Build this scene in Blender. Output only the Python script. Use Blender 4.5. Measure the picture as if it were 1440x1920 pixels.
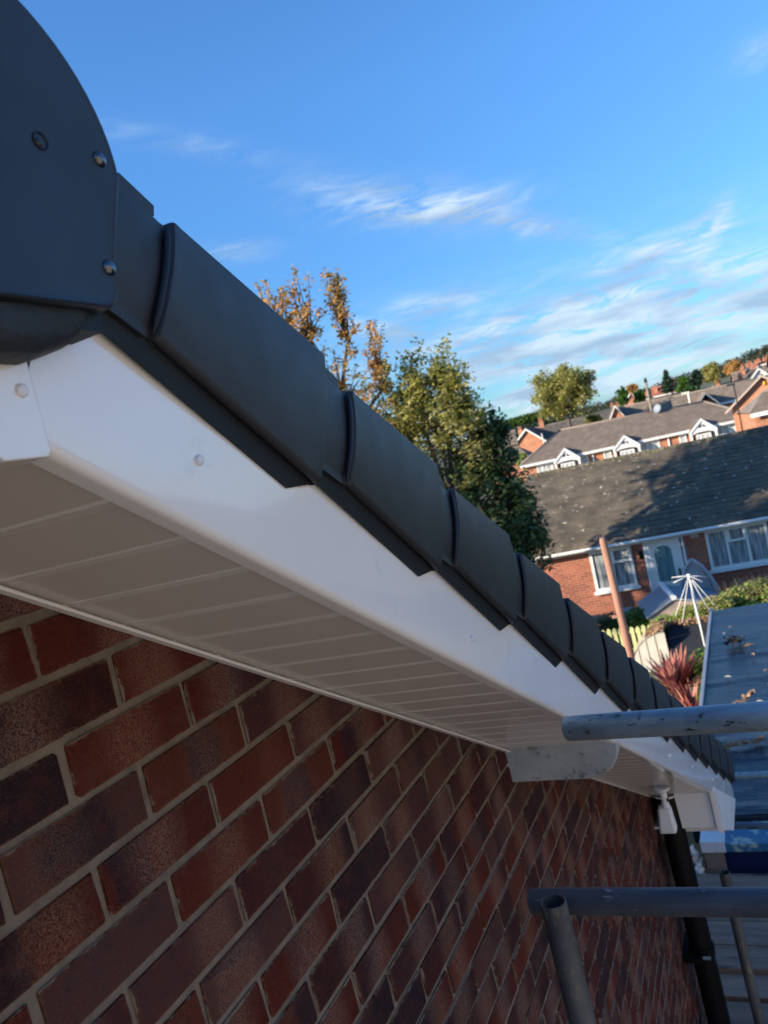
import bpy, math, random
from mathutils import Vector, Matrix
from math import radians, sin, cos, tan, pi
random.seed(7)
R = random.random
def U(a, b): return a + (b - a) * random.random()
for o in list(bpy.data.objects): bpy.data.objects.remove(o)
scene = bpy.context.scene
EYE = 5.8                                   # camera height above the gardens

# ------------------------------------------------------------------ camera
cam_d = bpy.data.cameras.new('camera'); cam = bpy.data.objects.new('camera', cam_d)
scene.collection.objects.link(cam); scene.camera = cam
ROLL, PITCH, YAW = radians(-14.0604), radians(-3.0171), radians(-25.1932)
fwd = Vector((sin(YAW)*cos(PITCH), cos(YAW)*cos(PITCH), sin(PITCH)))
rgt = Vector((cos(YAW), -sin(YAW), 0)); upv = rgt.cross(fwd)
r_ = cos(ROLL)*rgt + sin(ROLL)*upv; u_ = -sin(ROLL)*rgt + cos(ROLL)*upv
M = Matrix((r_, u_, -fwd)).transposed().to_4x4(); M.translation = Vector((0, 0, EYE))
cam.matrix_world = M
cam_d.sensor_fit = 'VERTICAL'; cam_d.sensor_height = 36.0; cam_d.lens = 1480/1920*36
cam_d.clip_start = 0.02; cam_d.clip_end = 6000
cam_d.dof.use_dof = True; cam_d.dof.focus_distance = 1.15; cam_d.dof.aperture_fstop = 9.0

# ------------------------------------------------------------------ light
SUN_AZ, SUN_EL = radians(-135), radians(20)
sdir = Vector((sin(SUN_AZ)*cos(SUN_EL), cos(SUN_AZ)*cos(SUN_EL), sin(SUN_EL)))
sun_d = bpy.data.lights.new('sun', 'SUN'); sun_d.energy = 5.0; sun_d.angle = radians(0.5); sun_d.color = (1, .87, .70)
sun = bpy.data.objects.new('sun', sun_d); scene.collection.objects.link(sun)
sun.rotation_euler = sdir.to_track_quat('Z', 'Y').to_euler(); sun.location = (0, 0, 40)

world = bpy.data.worlds.new('World'); scene.world = world; world.use_nodes = True
wn = world.node_tree; wn.nodes.clear()
def N(t, kind, **kw):
    n = t.nodes.new(kind)
    for k, v in kw.items():
        if k == 'ins':
            for a, b in v.items(): n.inputs[a].default_value = b
        else: setattr(n, k, v)
    return n
def link(t, a, b): t.links.new(a, b)
def math_(t, op, a, b=None, clamp=False):
    n = N(t, 'ShaderNodeMath', operation=op, use_clamp=clamp)
    for i, v in enumerate((a, b)):
        if v is None: continue
        if hasattr(v, 'links'): link(t, v, n.inputs[i])
        else: n.inputs[i].default_value = v
    return n.outputs[0]
def mixc(t, fac, a, b, mode='MIX'):
    n = N(t, 'ShaderNodeMix', data_type='RGBA', blend_type=mode)
    for i, v in ((0, fac), (6, a), (7, b)):
        if hasattr(v, 'links'): link(t, v, n.inputs[i])
        elif i == 0: n.inputs[0].default_value = v
        else: n.inputs[i].default_value = (*v[:3], 1)
    return n.outputs[2]
sky = N(wn, 'ShaderNodeTexSky', sky_type='NISHITA', sun_disc=False, sun_elevation=SUN_EL, sun_rotation=SUN_AZ,
        altitude=60, air_density=1.0, dust_density=0.35, ozone_density=2.2)
tc = N(wn, 'ShaderNodeTexCoord')
geo = tc.outputs['Generated']
def vdot(v):
    n = N(wn, 'ShaderNodeVectorMath', operation='DOT_PRODUCT'); link(wn, geo, n.inputs[0]); n.inputs[1].default_value = v
    return n.outputs['Value']
CLOUDS = [  # direction, long axis, half length, half width (radians), strength
    ((-0.2965, 0.9087, 0.294), (0.8517, 0.3909, -0.3491), 0.1014, 0.0216, 0.50),
    ((-0.2448, 0.9277, 0.282), (0.9467, 0.2915, -0.1373), 0.0743, 0.0108, 0.35),
    ((-0.1726, 0.957, 0.233), (0.8721, 0.2584, -0.4156), 0.0743, 0.0108, 0.40),
    ((0.0087, 0.9853, 0.1705), (0.7338, -0.1221, 0.6683), 0.0304, 0.0122, 0.80),
    ((-0.0403, 0.9847, 0.1693), (0.9973, 0.0501, -0.0544), 0.0608, 0.0135, 0.55),
    ((-0.0759, 0.9847, 0.1566), (0.9728, 0.1076, -0.2053), 0.0811, 0.0061, 0.30),
    ((-0.309, 0.9342, 0.1783), (0.948, 0.3177, -0.0216), 0.0541, 0.0149, 0.55),
    ((-0.2005, 0.9709, 0.131), (0.9769, 0.2081, -0.0474), 0.1486, 0.0149, 0.50),
    ((-0.0485, 0.9916, 0.1203), (0.9964, 0.0563, -0.0626), 0.1554, 0.0230, 0.60),
    ((-0.0865, 0.9926, 0.0848), (0.9955, 0.0895, -0.0315), 0.2230, 0.0149, 0.70),
    ((-0.1503, 0.9856, 0.0774), (0.9829, 0.1574, -0.0954), 0.2027, 0.0473, 0.55),
    ((-0.2169, 0.9754, 0.0394), (0.9744, 0.2139, 0.0691), 0.0405, 0.0230, 0.95),
    ((-0.1032, 0.9939, 0.0381), (0.9895, 0.1065, -0.0975), 0.0541, 0.0169, 0.70),
    ((-0.4973, 0.7644, 0.4105), (0.7236, 0.6264, -0.2898), 0.1014, 0.0108, 0.14),
    ((-0.4981, 0.8165, 0.2918), (0.8326, 0.5444, -0.1019), 0.0405, 0.0095, 0.35),
    ((-0.3815, 0.9088, 0.1688), (0.8206, 0.4171, -0.3906), 0.0541, 0.0108, 0.40),
    ((0.0913, 0.9441, 0.3168), (0.9924, -0.1127, 0.05), 0.0270, 0.0135, 0.25),
    ((-0.022, 0.9983, 0.0531), (0.998, 0.0188, 0.0596), 0.1351, 0.0405, 0.40)]
acc = None
for d, a, L, w, s in CLOUDS:
    D_, A_ = Vector(d), Vector(a); B_ = D_.cross(A_)
    x = math_(wn, 'DIVIDE', math_(wn, 'SUBTRACT', vdot(A_), D_.dot(A_)), L*1.0)
    y = math_(wn, 'DIVIDE', vdot(B_), w)
    r2 = math_(wn, 'ADD', math_(wn, 'MULTIPLY', x, x), math_(wn, 'MULTIPLY', y, y))
    e = math_(wn, 'MULTIPLY', math_(wn, 'POWER', 2.718, math_(wn, 'MULTIPLY', r2, -.8)), s*1.6)
    front = math_(wn, 'GREATER_THAN', vdot(D_), 0.0)
    e = math_(wn, 'MULTIPLY', e, front)
    acc = e if acc is None else math_(wn, 'ADD', acc, e)
mp = N(wn, 'ShaderNodeMapping'); link(wn, geo, mp.inputs[0]); mp.inputs['Rotation'].default_value = (0, radians(8), radians(-8)); mp.inputs['Scale'].default_value = (6, 6, 27)
nz = N(wn, 'ShaderNodeTexNoise', ins={'Scale': 2.4, 'Detail': 10, 'Roughness': .66, 'Distortion': .7}); link(wn, mp.outputs[0], nz.inputs['Vector'])
cl = N(wn, 'ShaderNodeMapRange', ins={1: .38, 2: .70, 3: .05, 4: 1.4}); link(wn, nz.outputs[0], cl.inputs[0])
mask = math_(wn, 'MULTIPLY', acc, cl.outputs[0], True)
# a thin general veil of the same stretched noise low in the sky, all the way round
sx = N(wn, 'ShaderNodeSeparateXYZ'); link(wn, geo, sx.inputs[0])
low = N(wn, 'ShaderNodeMapRange', ins={1: .02, 2: .22, 3: .95, 4: .0}); link(wn, sx.outputs[2], low.inputs[0])
veil = math_(wn, 'MULTIPLY', low.outputs[0], cl.outputs[0], True)
mask = math_(wn, 'MAXIMUM', mask, math_(wn, 'MULTIPLY', veil, .85))
mask = math_(wn, 'MINIMUM', mask, .9)
nz2 = N(wn, 'ShaderNodeTexNoise', ins={'Scale': 1.5, 'Detail': 5}); link(wn, mp.outputs[0], nz2.inputs['Vector'])
cr = N(wn, 'ShaderNodeMapRange', ins={1: .4, 2: .6}); link(wn, nz2.outputs[0], cr.inputs[0])
ccol = mixc(wn, cr.outputs[0], (1.55, 2.15, 2.95), (2.75, 3.35, 3.95))
SKYGAIN = (0.44, 0.78, 1.10)
skyc = mixc(wn, 1.0, sky.outputs[0], SKYGAIN, 'MULTIPLY')
hz = N(wn, 'ShaderNodeMapRange', ins={1: .0, 2: .42, 3: .58, 4: 1.0}); link(wn, sx.outputs[2], hz.inputs[0])
hzc = N(wn, 'ShaderNodeCombineXYZ'); [link(wn, hz.outputs[0], hzc.inputs[i]) for i in range(3)]
skyc = mixc(wn, 1.0, skyc, hzc.outputs[0], 'MULTIPLY')
bg = N(wn, 'ShaderNodeBackground', ins={'Strength': .135}); link(wn, mixc(wn, mask, skyc, ccol), bg.inputs[0])
wo = N(wn, 'ShaderNodeOutputWorld'); link(wn, bg.outputs[0], wo.inputs[0])

vs = scene.view_settings; vs.view_transform = 'Standard'; vs.look = 'None'; vs.exposure = 0.95; vs.gamma = 1.0; vs.use_curve_mapping = False

# ------------------------------------------------------------------ materials
def newmat(name):
    m = bpy.data.materials.new(name); m.use_nodes = True; t = m.node_tree
    p = t.nodes['Principled BSDF']; return m, t, p
def pm(name, c1, c2=None, scale=8, rough=.6, bump=0.0, bscale=None, metal=0, detail=6, lo=.35, hi=.65, c3=None, s3=None, t3=(.6, .7), stretch=None, spec=.5, rnd=0.0, rough2=None, coat=0, island=0.0):
    """two-tone noise colour with an optional third tone in patches; rnd varies brightness per object, island per piece"""
    m, t, p = newmat(name); tcn = N(t, 'ShaderNodeTexCoord'); v = tcn.outputs['Object']
    if rnd:
        oi = N(t, 'ShaderNodeObjectInfo'); va = N(t, 'ShaderNodeVectorMath', operation='ADD')
        mm = N(t, 'ShaderNodeVectorMath', operation='SCALE'); mm.inputs[0].default_value = (31, 17, 47); link(t, oi.outputs['Random'], mm.inputs['Scale'])
        link(t, v, va.inputs[0]); link(t, mm.outputs[0], va.inputs[1]); v = va.outputs[0]
    if stretch:
        mp = N(t, 'ShaderNodeMapping'); mp.inputs['Scale'].default_value = stretch; link(t, v, mp.inputs[0]); v = mp.outputs[0]
    c2 = c2 or tuple(x*.8 for x in c1)
    n1 = N(t, 'ShaderNodeTexNoise', ins={'Scale': scale, 'Detail': detail, 'Roughness': .6}); link(t, v, n1.inputs['Vector'])
    mr = N(t, 'ShaderNodeMapRange', ins={1: lo, 2: hi}); link(t, n1.outputs[0], mr.inputs[0])
    col = mixc(t, mr.outputs[0], c1, c2)
    if c3:
        n3 = N(t, 'ShaderNodeTexNoise', ins={'Scale': s3 or scale*3, 'Detail': 5, 'Roughness': .65}); link(t, v, n3.inputs['Vector'])
        m3 = N(t, 'ShaderNodeMapRange', ins={1: t3[0], 2: t3[1]}); link(t, n3.outputs[0], m3.inputs[0])
        col = mixc(t, m3.outputs[0], col, c3)
    if rnd:
        mrr = N(t, 'ShaderNodeMapRange', ins={3: 1-rnd, 4: 1+rnd}); link(t, oi.outputs['Random'], mrr.inputs[0])
        h = N(t, 'ShaderNodeHueSaturation'); link(t, col, h.inputs['Color']); link(t, mrr.outputs[0], h.inputs['Value']); col = h.outputs[0]
    if island:
        gi = N(t, 'ShaderNodeNewGeometry'); mri = N(t, 'ShaderNodeMapRange', ins={3: 1-island, 4: 1+island}); link(t, gi.outputs['Random Per Island'], mri.inputs[0])
        h = N(t, 'ShaderNodeHueSaturation'); link(t, col, h.inputs['Color']); link(t, mri.outputs[0], h.inputs['Value']); col = h.outputs[0]
    link(t, col, p.inputs['Base Color'])
    p.inputs['Metallic'].default_value = metal; p.inputs['Specular IOR Level'].default_value = spec
    p.inputs['Coat Weight'].default_value = coat
    if rough2 is not None:
        mr2 = N(t, 'ShaderNodeMapRange', ins={1: .3, 2: .7, 3: rough, 4: rough2}); link(t, n1.outputs[0], mr2.inputs[0]); link(t, mr2.outputs[0], p.inputs['Roughness'])
    else: p.inputs['Roughness'].default_value = rough
    if bump:
        nb = N(t, 'ShaderNodeTexNoise', ins={'Scale': bscale or scale*4, 'Detail': 8, 'Roughness': .65}); link(t, v, nb.inputs['Vector'])
        b = N(t, 'ShaderNodeBump', ins={'Strength': 1.0, 'Distance': bump}); link(t, nb.outputs[0], b.inputs['Height']); link(t, b.outputs[0], p.inputs['Normal'])
    return m

def brick_mat(name, per_object):
    m, t, p = newmat(name)
    at = N(t, 'ShaderNodeAttribute', attribute_name='uvb')     # u along the brick, v up it (both 0..1), z = own number
    sp = N(t, 'ShaderNodeSeparateXYZ'); link(t, at.outputs['Vector'], sp.inputs[0])
    if per_object:
        oi = N(t, 'ShaderNodeObjectInfo'); rn = oi.outputs['Random']
    else: rn = sp.outputs[2]
    def hsh(k, c): return math_(t, 'FRACT', math_(t, 'ADD', math_(t, 'MULTIPLY', rn, k), c))
    tcn = N(t, 'ShaderNodeTexCoord')
    off = N(t, 'ShaderNodeVectorMath', operation='SCALE'); off.inputs[0].default_value = (41, 23, 57); link(t, rn, off.inputs['Scale'])
    ad = N(t, 'ShaderNodeVectorMath', operation='ADD'); link(t, tcn.outputs['Object'], ad.inputs[0]); link(t, off.outputs[0], ad.inputs[1]); v = ad.outputs[0]
    def noise(s, d=6, r=.6):
        n = N(t, 'ShaderNodeTexNoise', ins={'Scale': s, 'Detail': d, 'Roughness': r}); link(t, v, n.inputs['Vector']); return n.outputs[0]
    def rng(x, a, b, c=0, d=1):
        n = N(t, 'ShaderNodeMapRange', interpolation_type='SMOOTHSTEP', ins={1: a, 2: b, 3: c, 4: d}); link(t, x, n.inputs[0]); return n.outputs[0]
    ramp = N(t, 'ShaderNodeValToRGB'); link(t, rn, ramp.inputs[0]); ramp.color_ramp.interpolation = 'CONSTANT'
    cols = [(.080, .014, .010), (.048, .014, .015), (.088, .018, .012), (.036, .012, .014), (.075, .036, .033), (.072, .015, .012), (.052, .020, .022), (.092, .026, .016), (.066, .030, .030), (.070, .012, .010), (.022, .012, .018)]
    cr_ = ramp.color_ramp
    while len(cr_.elements) < len(cols): cr_.elements.new(1)
    for i, c in enumerate(cols): cr_.elements[i].position = i/len(cols); cr_.elements[i].color = (*c, 1)
    base = ramp.outputs[0]
    # kiss marks: dark ends / dark bands across the brick
    uu = math_(t, 'ADD', sp.outputs[0], math_(t, 'MULTIPLY', math_(t, 'SUBTRACT', noise(14), .5), .35))
    dpos = hsh(7.31, .13); dw = math_(t, 'ADD', math_(t, 'MULTIPLY', hsh(13.7, .4), .22), .10)
    dd = math_(t, 'DIVIDE', math_(t, 'ABSOLUTE', math_(t, 'SUBTRACT', uu, dpos)), dw)
    dark = math_(t, 'MULTIPLY', rng(dd, .75, 1.25, 1, 0), rng(hsh(5.17, .2), .35, .6))
    col = mixc(t, math_(t, 'MULTIPLY', dark, .85), base, (.018, .012, .020))
    # light scuffed band with speckle
    lpos = math_(t, 'ADD', math_(t, 'MULTIPLY', hsh(11.9, .7), .5), .25)
    ld = math_(t, 'ABSOLUTE', math_(t, 'SUBTRACT', uu, lpos))
    lb = math_(t, 'MULTIPLY', rng(ld, .04, .34, 1, 0), rng(hsh(3.77, .5), .0, .45))
    spk = rng(noise(420, 6, .75), .40, .60)
    lcol = mixc(t, hsh(9.1, .3), (.25, .13, .075), (.25, .155, .13))
    col = mixc(t, math_(t, 'MULTIPLY', math_(t, 'MULTIPLY', lb, spk), .8), col, lcol)
    # overall mottle and fine speckles
    col = mixc(t, math_(t, 'MULTIPLY', rng(noise(38), .42, .72), .4), col, (.11, .026, .020))
    col = mixc(t, math_(t, 'MULTIPLY', rng(noise(750, 3), .6, .72), .55), col, (.34, .21, .13))
    col = mixc(t, math_(t, 'MULTIPLY', rng(noise(60, 8, .7), .58, .72), .6), col, (.03, .018, .02))
    col = mixc(t, math_(t, 'MULTIPLY', rng(noise(11, 6, .7), .54, .72), .3), col, (.13, .07, .055))
    link(t, col, p.inputs['Base Color']); p.inputs['Roughness'].default_value = .82; p.inputs['Specular IOR Level'].default_value = .15
    # mortar smeared unevenly over the arrises
    du = math_(t, 'MULTIPLY', math_(t, 'SUBTRACT', .5, math_(t, 'ABSOLUTE', math_(t, 'SUBTRACT', sp.outputs[0], .5))), .213)
    dv = math_(t, 'MULTIPLY', math_(t, 'SUBTRACT', .5, math_(t, 'ABSOLUTE', math_(t, 'SUBTRACT', sp.outputs[1], .5))), .0645)
    ed = math_(t, 'ADD', math_(t, 'MINIMUM', du, dv), math_(t, 'MULTIPLY', math_(t, 'SUBTRACT', noise(45, 8, .7), .5), .012))
    sme = rng(ed, -.0004, .0006, 1, 0)
    wear = rng(ed, .0004, .0060, .55, 0)
    col = mixc(t, math_(t, 'MULTIPLY', wear, rng(noise(160, 5), .4, .6)), col, (.17, .07, .035))
    col = mixc(t, sme, col, (.20, .166, .13))
    link(t, col, p.inputs['Base Color'])
    b = N(t, 'ShaderNodeBump', ins={'Strength': .9, 'Distance': .004})
    hsum = math_(t, 'ADD', noise(120, 8, .75), math_(t, 'MULTIPLY', noise(24, 4), 1.2)); link(t, hsum, b.inputs['Height']); link(t, b.outputs[0], p.inputs['Normal'])
    return m

def far_brick(name, c=(.36, .125, .07), mortar=(.42, .33, .26), u=None):
    m, t, p = newmat(name)
    tcn = N(t, 'ShaderNodeTexCoord'); sp = N(t, 'ShaderNodeSeparateXYZ'); link(t, tcn.outputs['Object'], sp.inputs[0])
    # horizontal run = x+y so both wall directions show courses
    run = math_(t, 'ADD', sp.outputs[0], math_(t, 'MULTIPLY', sp.outputs[1], .35))
    cb = N(t, 'ShaderNodeCombineXYZ'); link(t, run, cb.inputs[0]); link(t, sp.outputs[2], cb.inputs[1])
    bt = N(t, 'ShaderNodeTexBrick', ins={'Scale': 1.0, 'Mortar Size': .008, 'Brick Width': .225, 'Row Height': .075, 'Bias': 0.0, 'Mortar Smooth': .3})
    bt.inputs['Color1'].default_value = (*c, 1); bt.inputs['Color2'].default_value = (c[0]*.62, c[1]*.6, c[2]*.66, 1); bt.inputs['Mortar'].default_value = (*mortar, 1)
    link(t, cb.outputs[0], bt.inputs['Vector'])
    nn = N(t, 'ShaderNodeTexNoise', ins={'Scale': 1.3, 'Detail': 5}); link(t, tcn.outputs['Object'], nn.inputs['Vector'])
    mr = N(t, 'ShaderNodeMapRange', ins={1: .3, 2: .7, 3: .8, 4: 1.12}); link(t, nn.outputs[0], mr.inputs[0])
    h = N(t, 'ShaderNodeHueSaturation'); link(t, bt.outputs[0], h.inputs['Color']); link(t, mr.outputs[0], h.inputs['Value'])
    link(t, h.outputs[0], p.inputs['Base Color']); p.inputs['Roughness'].default_value = .85
    return m

def leaf_mat(name, cols, trans=.35, zsplit=None):
    m, t, p = newmat(name)
    gi = N(t, 'ShaderNodeNewGeometry'); ramp = N(t, 'ShaderNodeValToRGB'); cr_ = ramp.color_ramp
    while len(cr_.elements) < len(cols): cr_.elements.new(1)
    for i, c in enumerate(cols): cr_.elements[i].position = i/max(1, len(cols)-1); cr_.elements[i].color = (*c, 1)
    tcn = N(t, 'ShaderNodeTexCoord'); nn = N(t, 'ShaderNodeTexNoise', ins={'Scale': .9, 'Detail': 2}); link(t, tcn.outputs['Object'], nn.inputs['Vector'])
    oi = N(t, 'ShaderNodeObjectInfo'); rsum = math_(t, 'FRACT', math_(t, 'ADD', gi.outputs['Random Per Island'], oi.outputs['Random']))
    f = math_(t, 'ADD', math_(t, 'MULTIPLY', rsum, .62), math_(t, 'MULTIPLY', math_(t, 'SUBTRACT', nn.outputs[0], .3), .9), True)
    link(t, f, ramp.inputs[0])
    link(t, ramp.outputs[0], p.inputs['Base Color']); p.inputs['Roughness'].default_value = .55; p.inputs['Specular IOR Level'].default_value = .35
    tr = N(t, 'ShaderNodeBsdfTranslucent'); link(t, ramp.outputs[0], tr.inputs[0])
    mx = N(t, 'ShaderNodeMixShader', ins={0: trans}); link(t, p.outputs[0], mx.inputs[1]); link(t, tr.outputs[0], mx.inputs[2])
    link(t, mx.outputs[0], t.nodes['Material Output'].inputs[0])
    return m

M_brick = brick_mat('brick_face', True); M_brick_s = brick_mat('brick_face_joined', False)
M_mortar = pm('mortar', (.225, .188, .148), (.15, .125, .10), 30, .95, .003, 200, c3=(.16, .13, .11), s3=400, t3=(.66, .74))
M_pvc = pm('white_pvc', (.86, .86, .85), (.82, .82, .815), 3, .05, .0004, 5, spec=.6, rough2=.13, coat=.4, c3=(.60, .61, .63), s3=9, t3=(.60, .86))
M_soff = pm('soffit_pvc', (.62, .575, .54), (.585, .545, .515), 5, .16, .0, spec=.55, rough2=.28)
M_cap = pm('black_cap', (.015, .017, .021), (.012, .014, .017), 20, .44, .00045, 850, spec=.5, rough2=.52, c3=(.035, .037, .042), s3=900, t3=(.52, .66))
M_capd = pm('black_cap_smooth', (.009, .011, .014), (.007, .009, .012), 20, .55, .0001, 600, spec=.3)
M_bead = pm('black_bead', (.006, .009, .018), None, 20, .5, spec=.35)
M_endcap = pm('ridge_cap_plastic', (.014, .018, .026), (.011, .015, .022), 6, .38, .0001, 700, spec=.5, rough2=.5)
M_lead = pm('dark_flashing', (.011, .013, .017), (.018, .02, .024), 25, .5, .006, 22, spec=.4)
M_chrome = pm('polished_steel', (.16, .165, .18), (.12, .125, .135), 20, .14, metal=1)
M_galv = pm('galvanised_tube', (.46, .54, .57), (.20, .26, .30), 14, .32, .002, 60, metal=.45, c3=(.06, .07, .085), s3=70, t3=(.60, .64), rough2=.5, stretch=(.3, 1, 1))
M_tubed = pm('weathered_tube', (.13, .145, .175), (.055, .065, .085), 16, .40, .0015, 60, metal=.35, c3=(.42, .43, .47), s3=60, t3=(.60, .68), rough2=.6, stretch=(.18, 1, 1))
M_tubev = pm('muddy_tube', (.11, .12, .13), (.045, .055, .065), 9, .55, .0008, 50, metal=.4, c3=(.20, .17, .13), s3=26, t3=(.52, .66), rough2=.7, stretch=(1, 1, .5))
M_tubein = pm('tube_inside', (.02, .015, .012), (.05, .03, .02), 30, .8, .001)
M_corbel = pm('grey_painted_concrete', (.42, .45, .46), (.32, .345, .35), 14, .55, .003, 50, c3=(.13, .135, .13), s3=26, t3=(.58, .68))
M_pipe = pm('black_pipe', (.004, .004, .005), (.006, .006, .007), 8, .5, spec=.15)
M_wplas = pm('white_plastic', (.78, .79, .80), (.70, .71, .73), 8, .35)
M_board = pm('weathered_plank', (.30, .215, .16), (.19, .14, .105), 6, .85, .002, 40, c3=(.05, .04, .035), s3=9, t3=(.62, .70), stretch=(.25, 2.2, 1), rnd=.2, spec=.08)
M_membrane = pm('roof_membrane', (.010, .014, .024), (.006, .009, .016), 1.6, .08, .03, 1.6, spec=.35, rough2=.25, stretch=(.5, 1.6, 1))
M_slate = pm('old_roof_tile', (.135, .108, .075), (.070, .057, .042), 1.6, .9, .004, 30, c3=(.60, .58, .50), s3=8, t3=(.645, .67), island=.16)
M_tile2 = pm('brown_roof_tile', (.235, .185, .145), (.175, .14, .11), 1.1, .9, .004, 14, island=.14)
M_tile3 = pm('dark_roof_tile', (.14, .115, .095), (.095, .08, .07), 1.4, .9, .004, 14, island=.2)
M_tile4 = pm('red_roof_tile', (.36, .13, .08), (.26, .10, .07), 1.4, .9, .004, 14, island=.2)
M_moss = pm('moss', (.16, .17, .05), (.28, .25, .16), 14, .95, .02, 20, c3=(.62, .28, .03), s3=5, t3=(.68, .72))
M_fb = far_brick('bungalow_brick', (.38, .105, .055), (.33, .24, .18)); M_fb2 = far_brick('orange_brick', (.55, .19, .09), (.5, .34, .22))
M_wpaint = pm('white_paint', (.80, .79, .76), (.74, .73, .70), 3, .45)
M_glass = pm('dark_glass', (.03, .036, .045), (.02, .024, .03), 2, .06, spec=.8)
M_curtain = pm('net_curtain', (.42, .45, .45), (.10, .12, .13), 14, .8, stretch=(2.2, 2.2, .12), detail=3)
M_pale_net = pm('pale_net_curtain', (.62, .62, .58), (.30, .32, .33), 6, .8, stretch=(2.2, 2.2, .12), detail=3)
M_teal = pm('teal_curtain', (.16, .30, .31), (.05, .13, .14), 16, .8, stretch=(2.2, 2.2, .1), detail=3)
M_woodpost = pm('brown_post', (.40, .22, .15), (.30, .15, .10), 5, .7, .002, 50, stretch=(3, 3, .4))
M_fence = pm('pale_green_fence', (.42, .42, .20), (.34, .36, .15), 4, .8, .002, 50, rnd=.1)
M_grass = pm('garden_grass', (.06, .085, .025), (.10, .09, .05), .8, .95, .02, 6, c3=(.16, .13, .09), s3=1.4, t3=(.55, .62))
M_hill = pm('far_woods', (.065, .08, .04), (.12, .10, .055), .03, .95, .5, .2)
M_bark = pm('bark', (.12, .095, .075), (.07, .055, .045), 9, .9, .006, 40, stretch=(1, 1, .3))
M_orange = leaf_mat('autumn_leaves', [(.24, .24, .08), (.45, .34, .12), (.68, .38, .12), (.78, .46, .18), (.70, .52, .32)], .5)
M_olive = leaf_mat('olive_leaves', [(.15, .18, .04), (.28, .30, .07), (.44, .42, .13), (.56, .49, .20), (.66, .56, .34)], .55)
M_dark = leaf_mat('dark_green_leaves', [(.035, .075, .04), (.055, .11, .05), (.09, .15, .06), (.16, .19, .06), (.50, .24, .08)], .3)
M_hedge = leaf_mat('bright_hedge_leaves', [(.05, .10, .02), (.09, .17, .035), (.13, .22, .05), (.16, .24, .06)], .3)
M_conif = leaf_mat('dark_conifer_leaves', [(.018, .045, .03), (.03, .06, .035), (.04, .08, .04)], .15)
M_bed = leaf_mat('flower_bed_leaves', [(.14, .26, .05), (.26, .42, .08), (.46, .46, .16), (.55, .42, .26), (.66, .60, .40)], .45)
M_bush = leaf_mat('garden_bush_leaves', [(.03, .07, .02), (.06, .13, .03), (.14, .28, .04), (.25, .38, .06)], .4)
M_cord = leaf_mat('red_cordyline_leaves', [(.05, .018, .02), (.16, .045, .045), (.42, .14, .12), (.55, .26, .18), (.62, .42, .16)], .3)
M_yucca = leaf_mat('yucca_leaves', [(.10, .16, .06), (.40, .42, .16), (.12, .14, .07)], .3)
M_dry = leaf_mat('dry_leaves', [(.22, .13, .07), (.34, .20, .11), (.42, .28, .17), (.26, .15, .10)], .2)
M_poly = pm('pale_polycarbonate', (.50, .49, .42), (.42, .40, .34), 3, .35, .002, 20)
M_felt = pm('black_felt', (.018, .021, .026), (.027, .030, .035), 5, .8, .003, 60, spec=.2)
M_greyroof = pm('grey_plastic_roof', (.24, .27, .31), (.19, .215, .25), 3, .45, .002, 12)
M_beige = pm('beige_plastic', (.44, .34, .28), (.38, .29, .24), 4, .6)
M_greycov = pm('grey_cover', (.36, .37, .38), (.28, .29, .30), 4, .5, .004, 12)
M_terra = pm('terracotta', (.55, .17, .10), (.42, .12, .07), 10, .8)
M_pots = pm('chimney_pot', (.5, .2, .12), (.4, .15, .09), 5, .8)
M_pole = pm('creosoted_pole', (.26, .20, .15), (.18, .14, .10), 5, .85)
M_blue = pm('blue_plastic', (.008, .012, .08), (.006, .01, .06), 5, .45)
M_bluepale = pm('mottled_blue_plastic', (.03, .14, .26), (.04, .18, .33), 9, .5, c3=(.45, .52, .42), s3=9, t3=(.54, .62))
M_timber = pm('raw_timber', (.26, .21, .17), (.20, .16, .13), 8, .8, .002, 40)
M_stone = pm('garden_rubble', (.24, .19, .15), (.15, .12, .10), 6, .9, .01, 20)
M_paving = pm('grey_paving', (.17, .165, .16), (.12, .115, .11), 3, .9, .003, 30)
M_cream = pm('pale_render', (.62, .55, .46), (.56, .5, .42), 3, .8)

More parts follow.
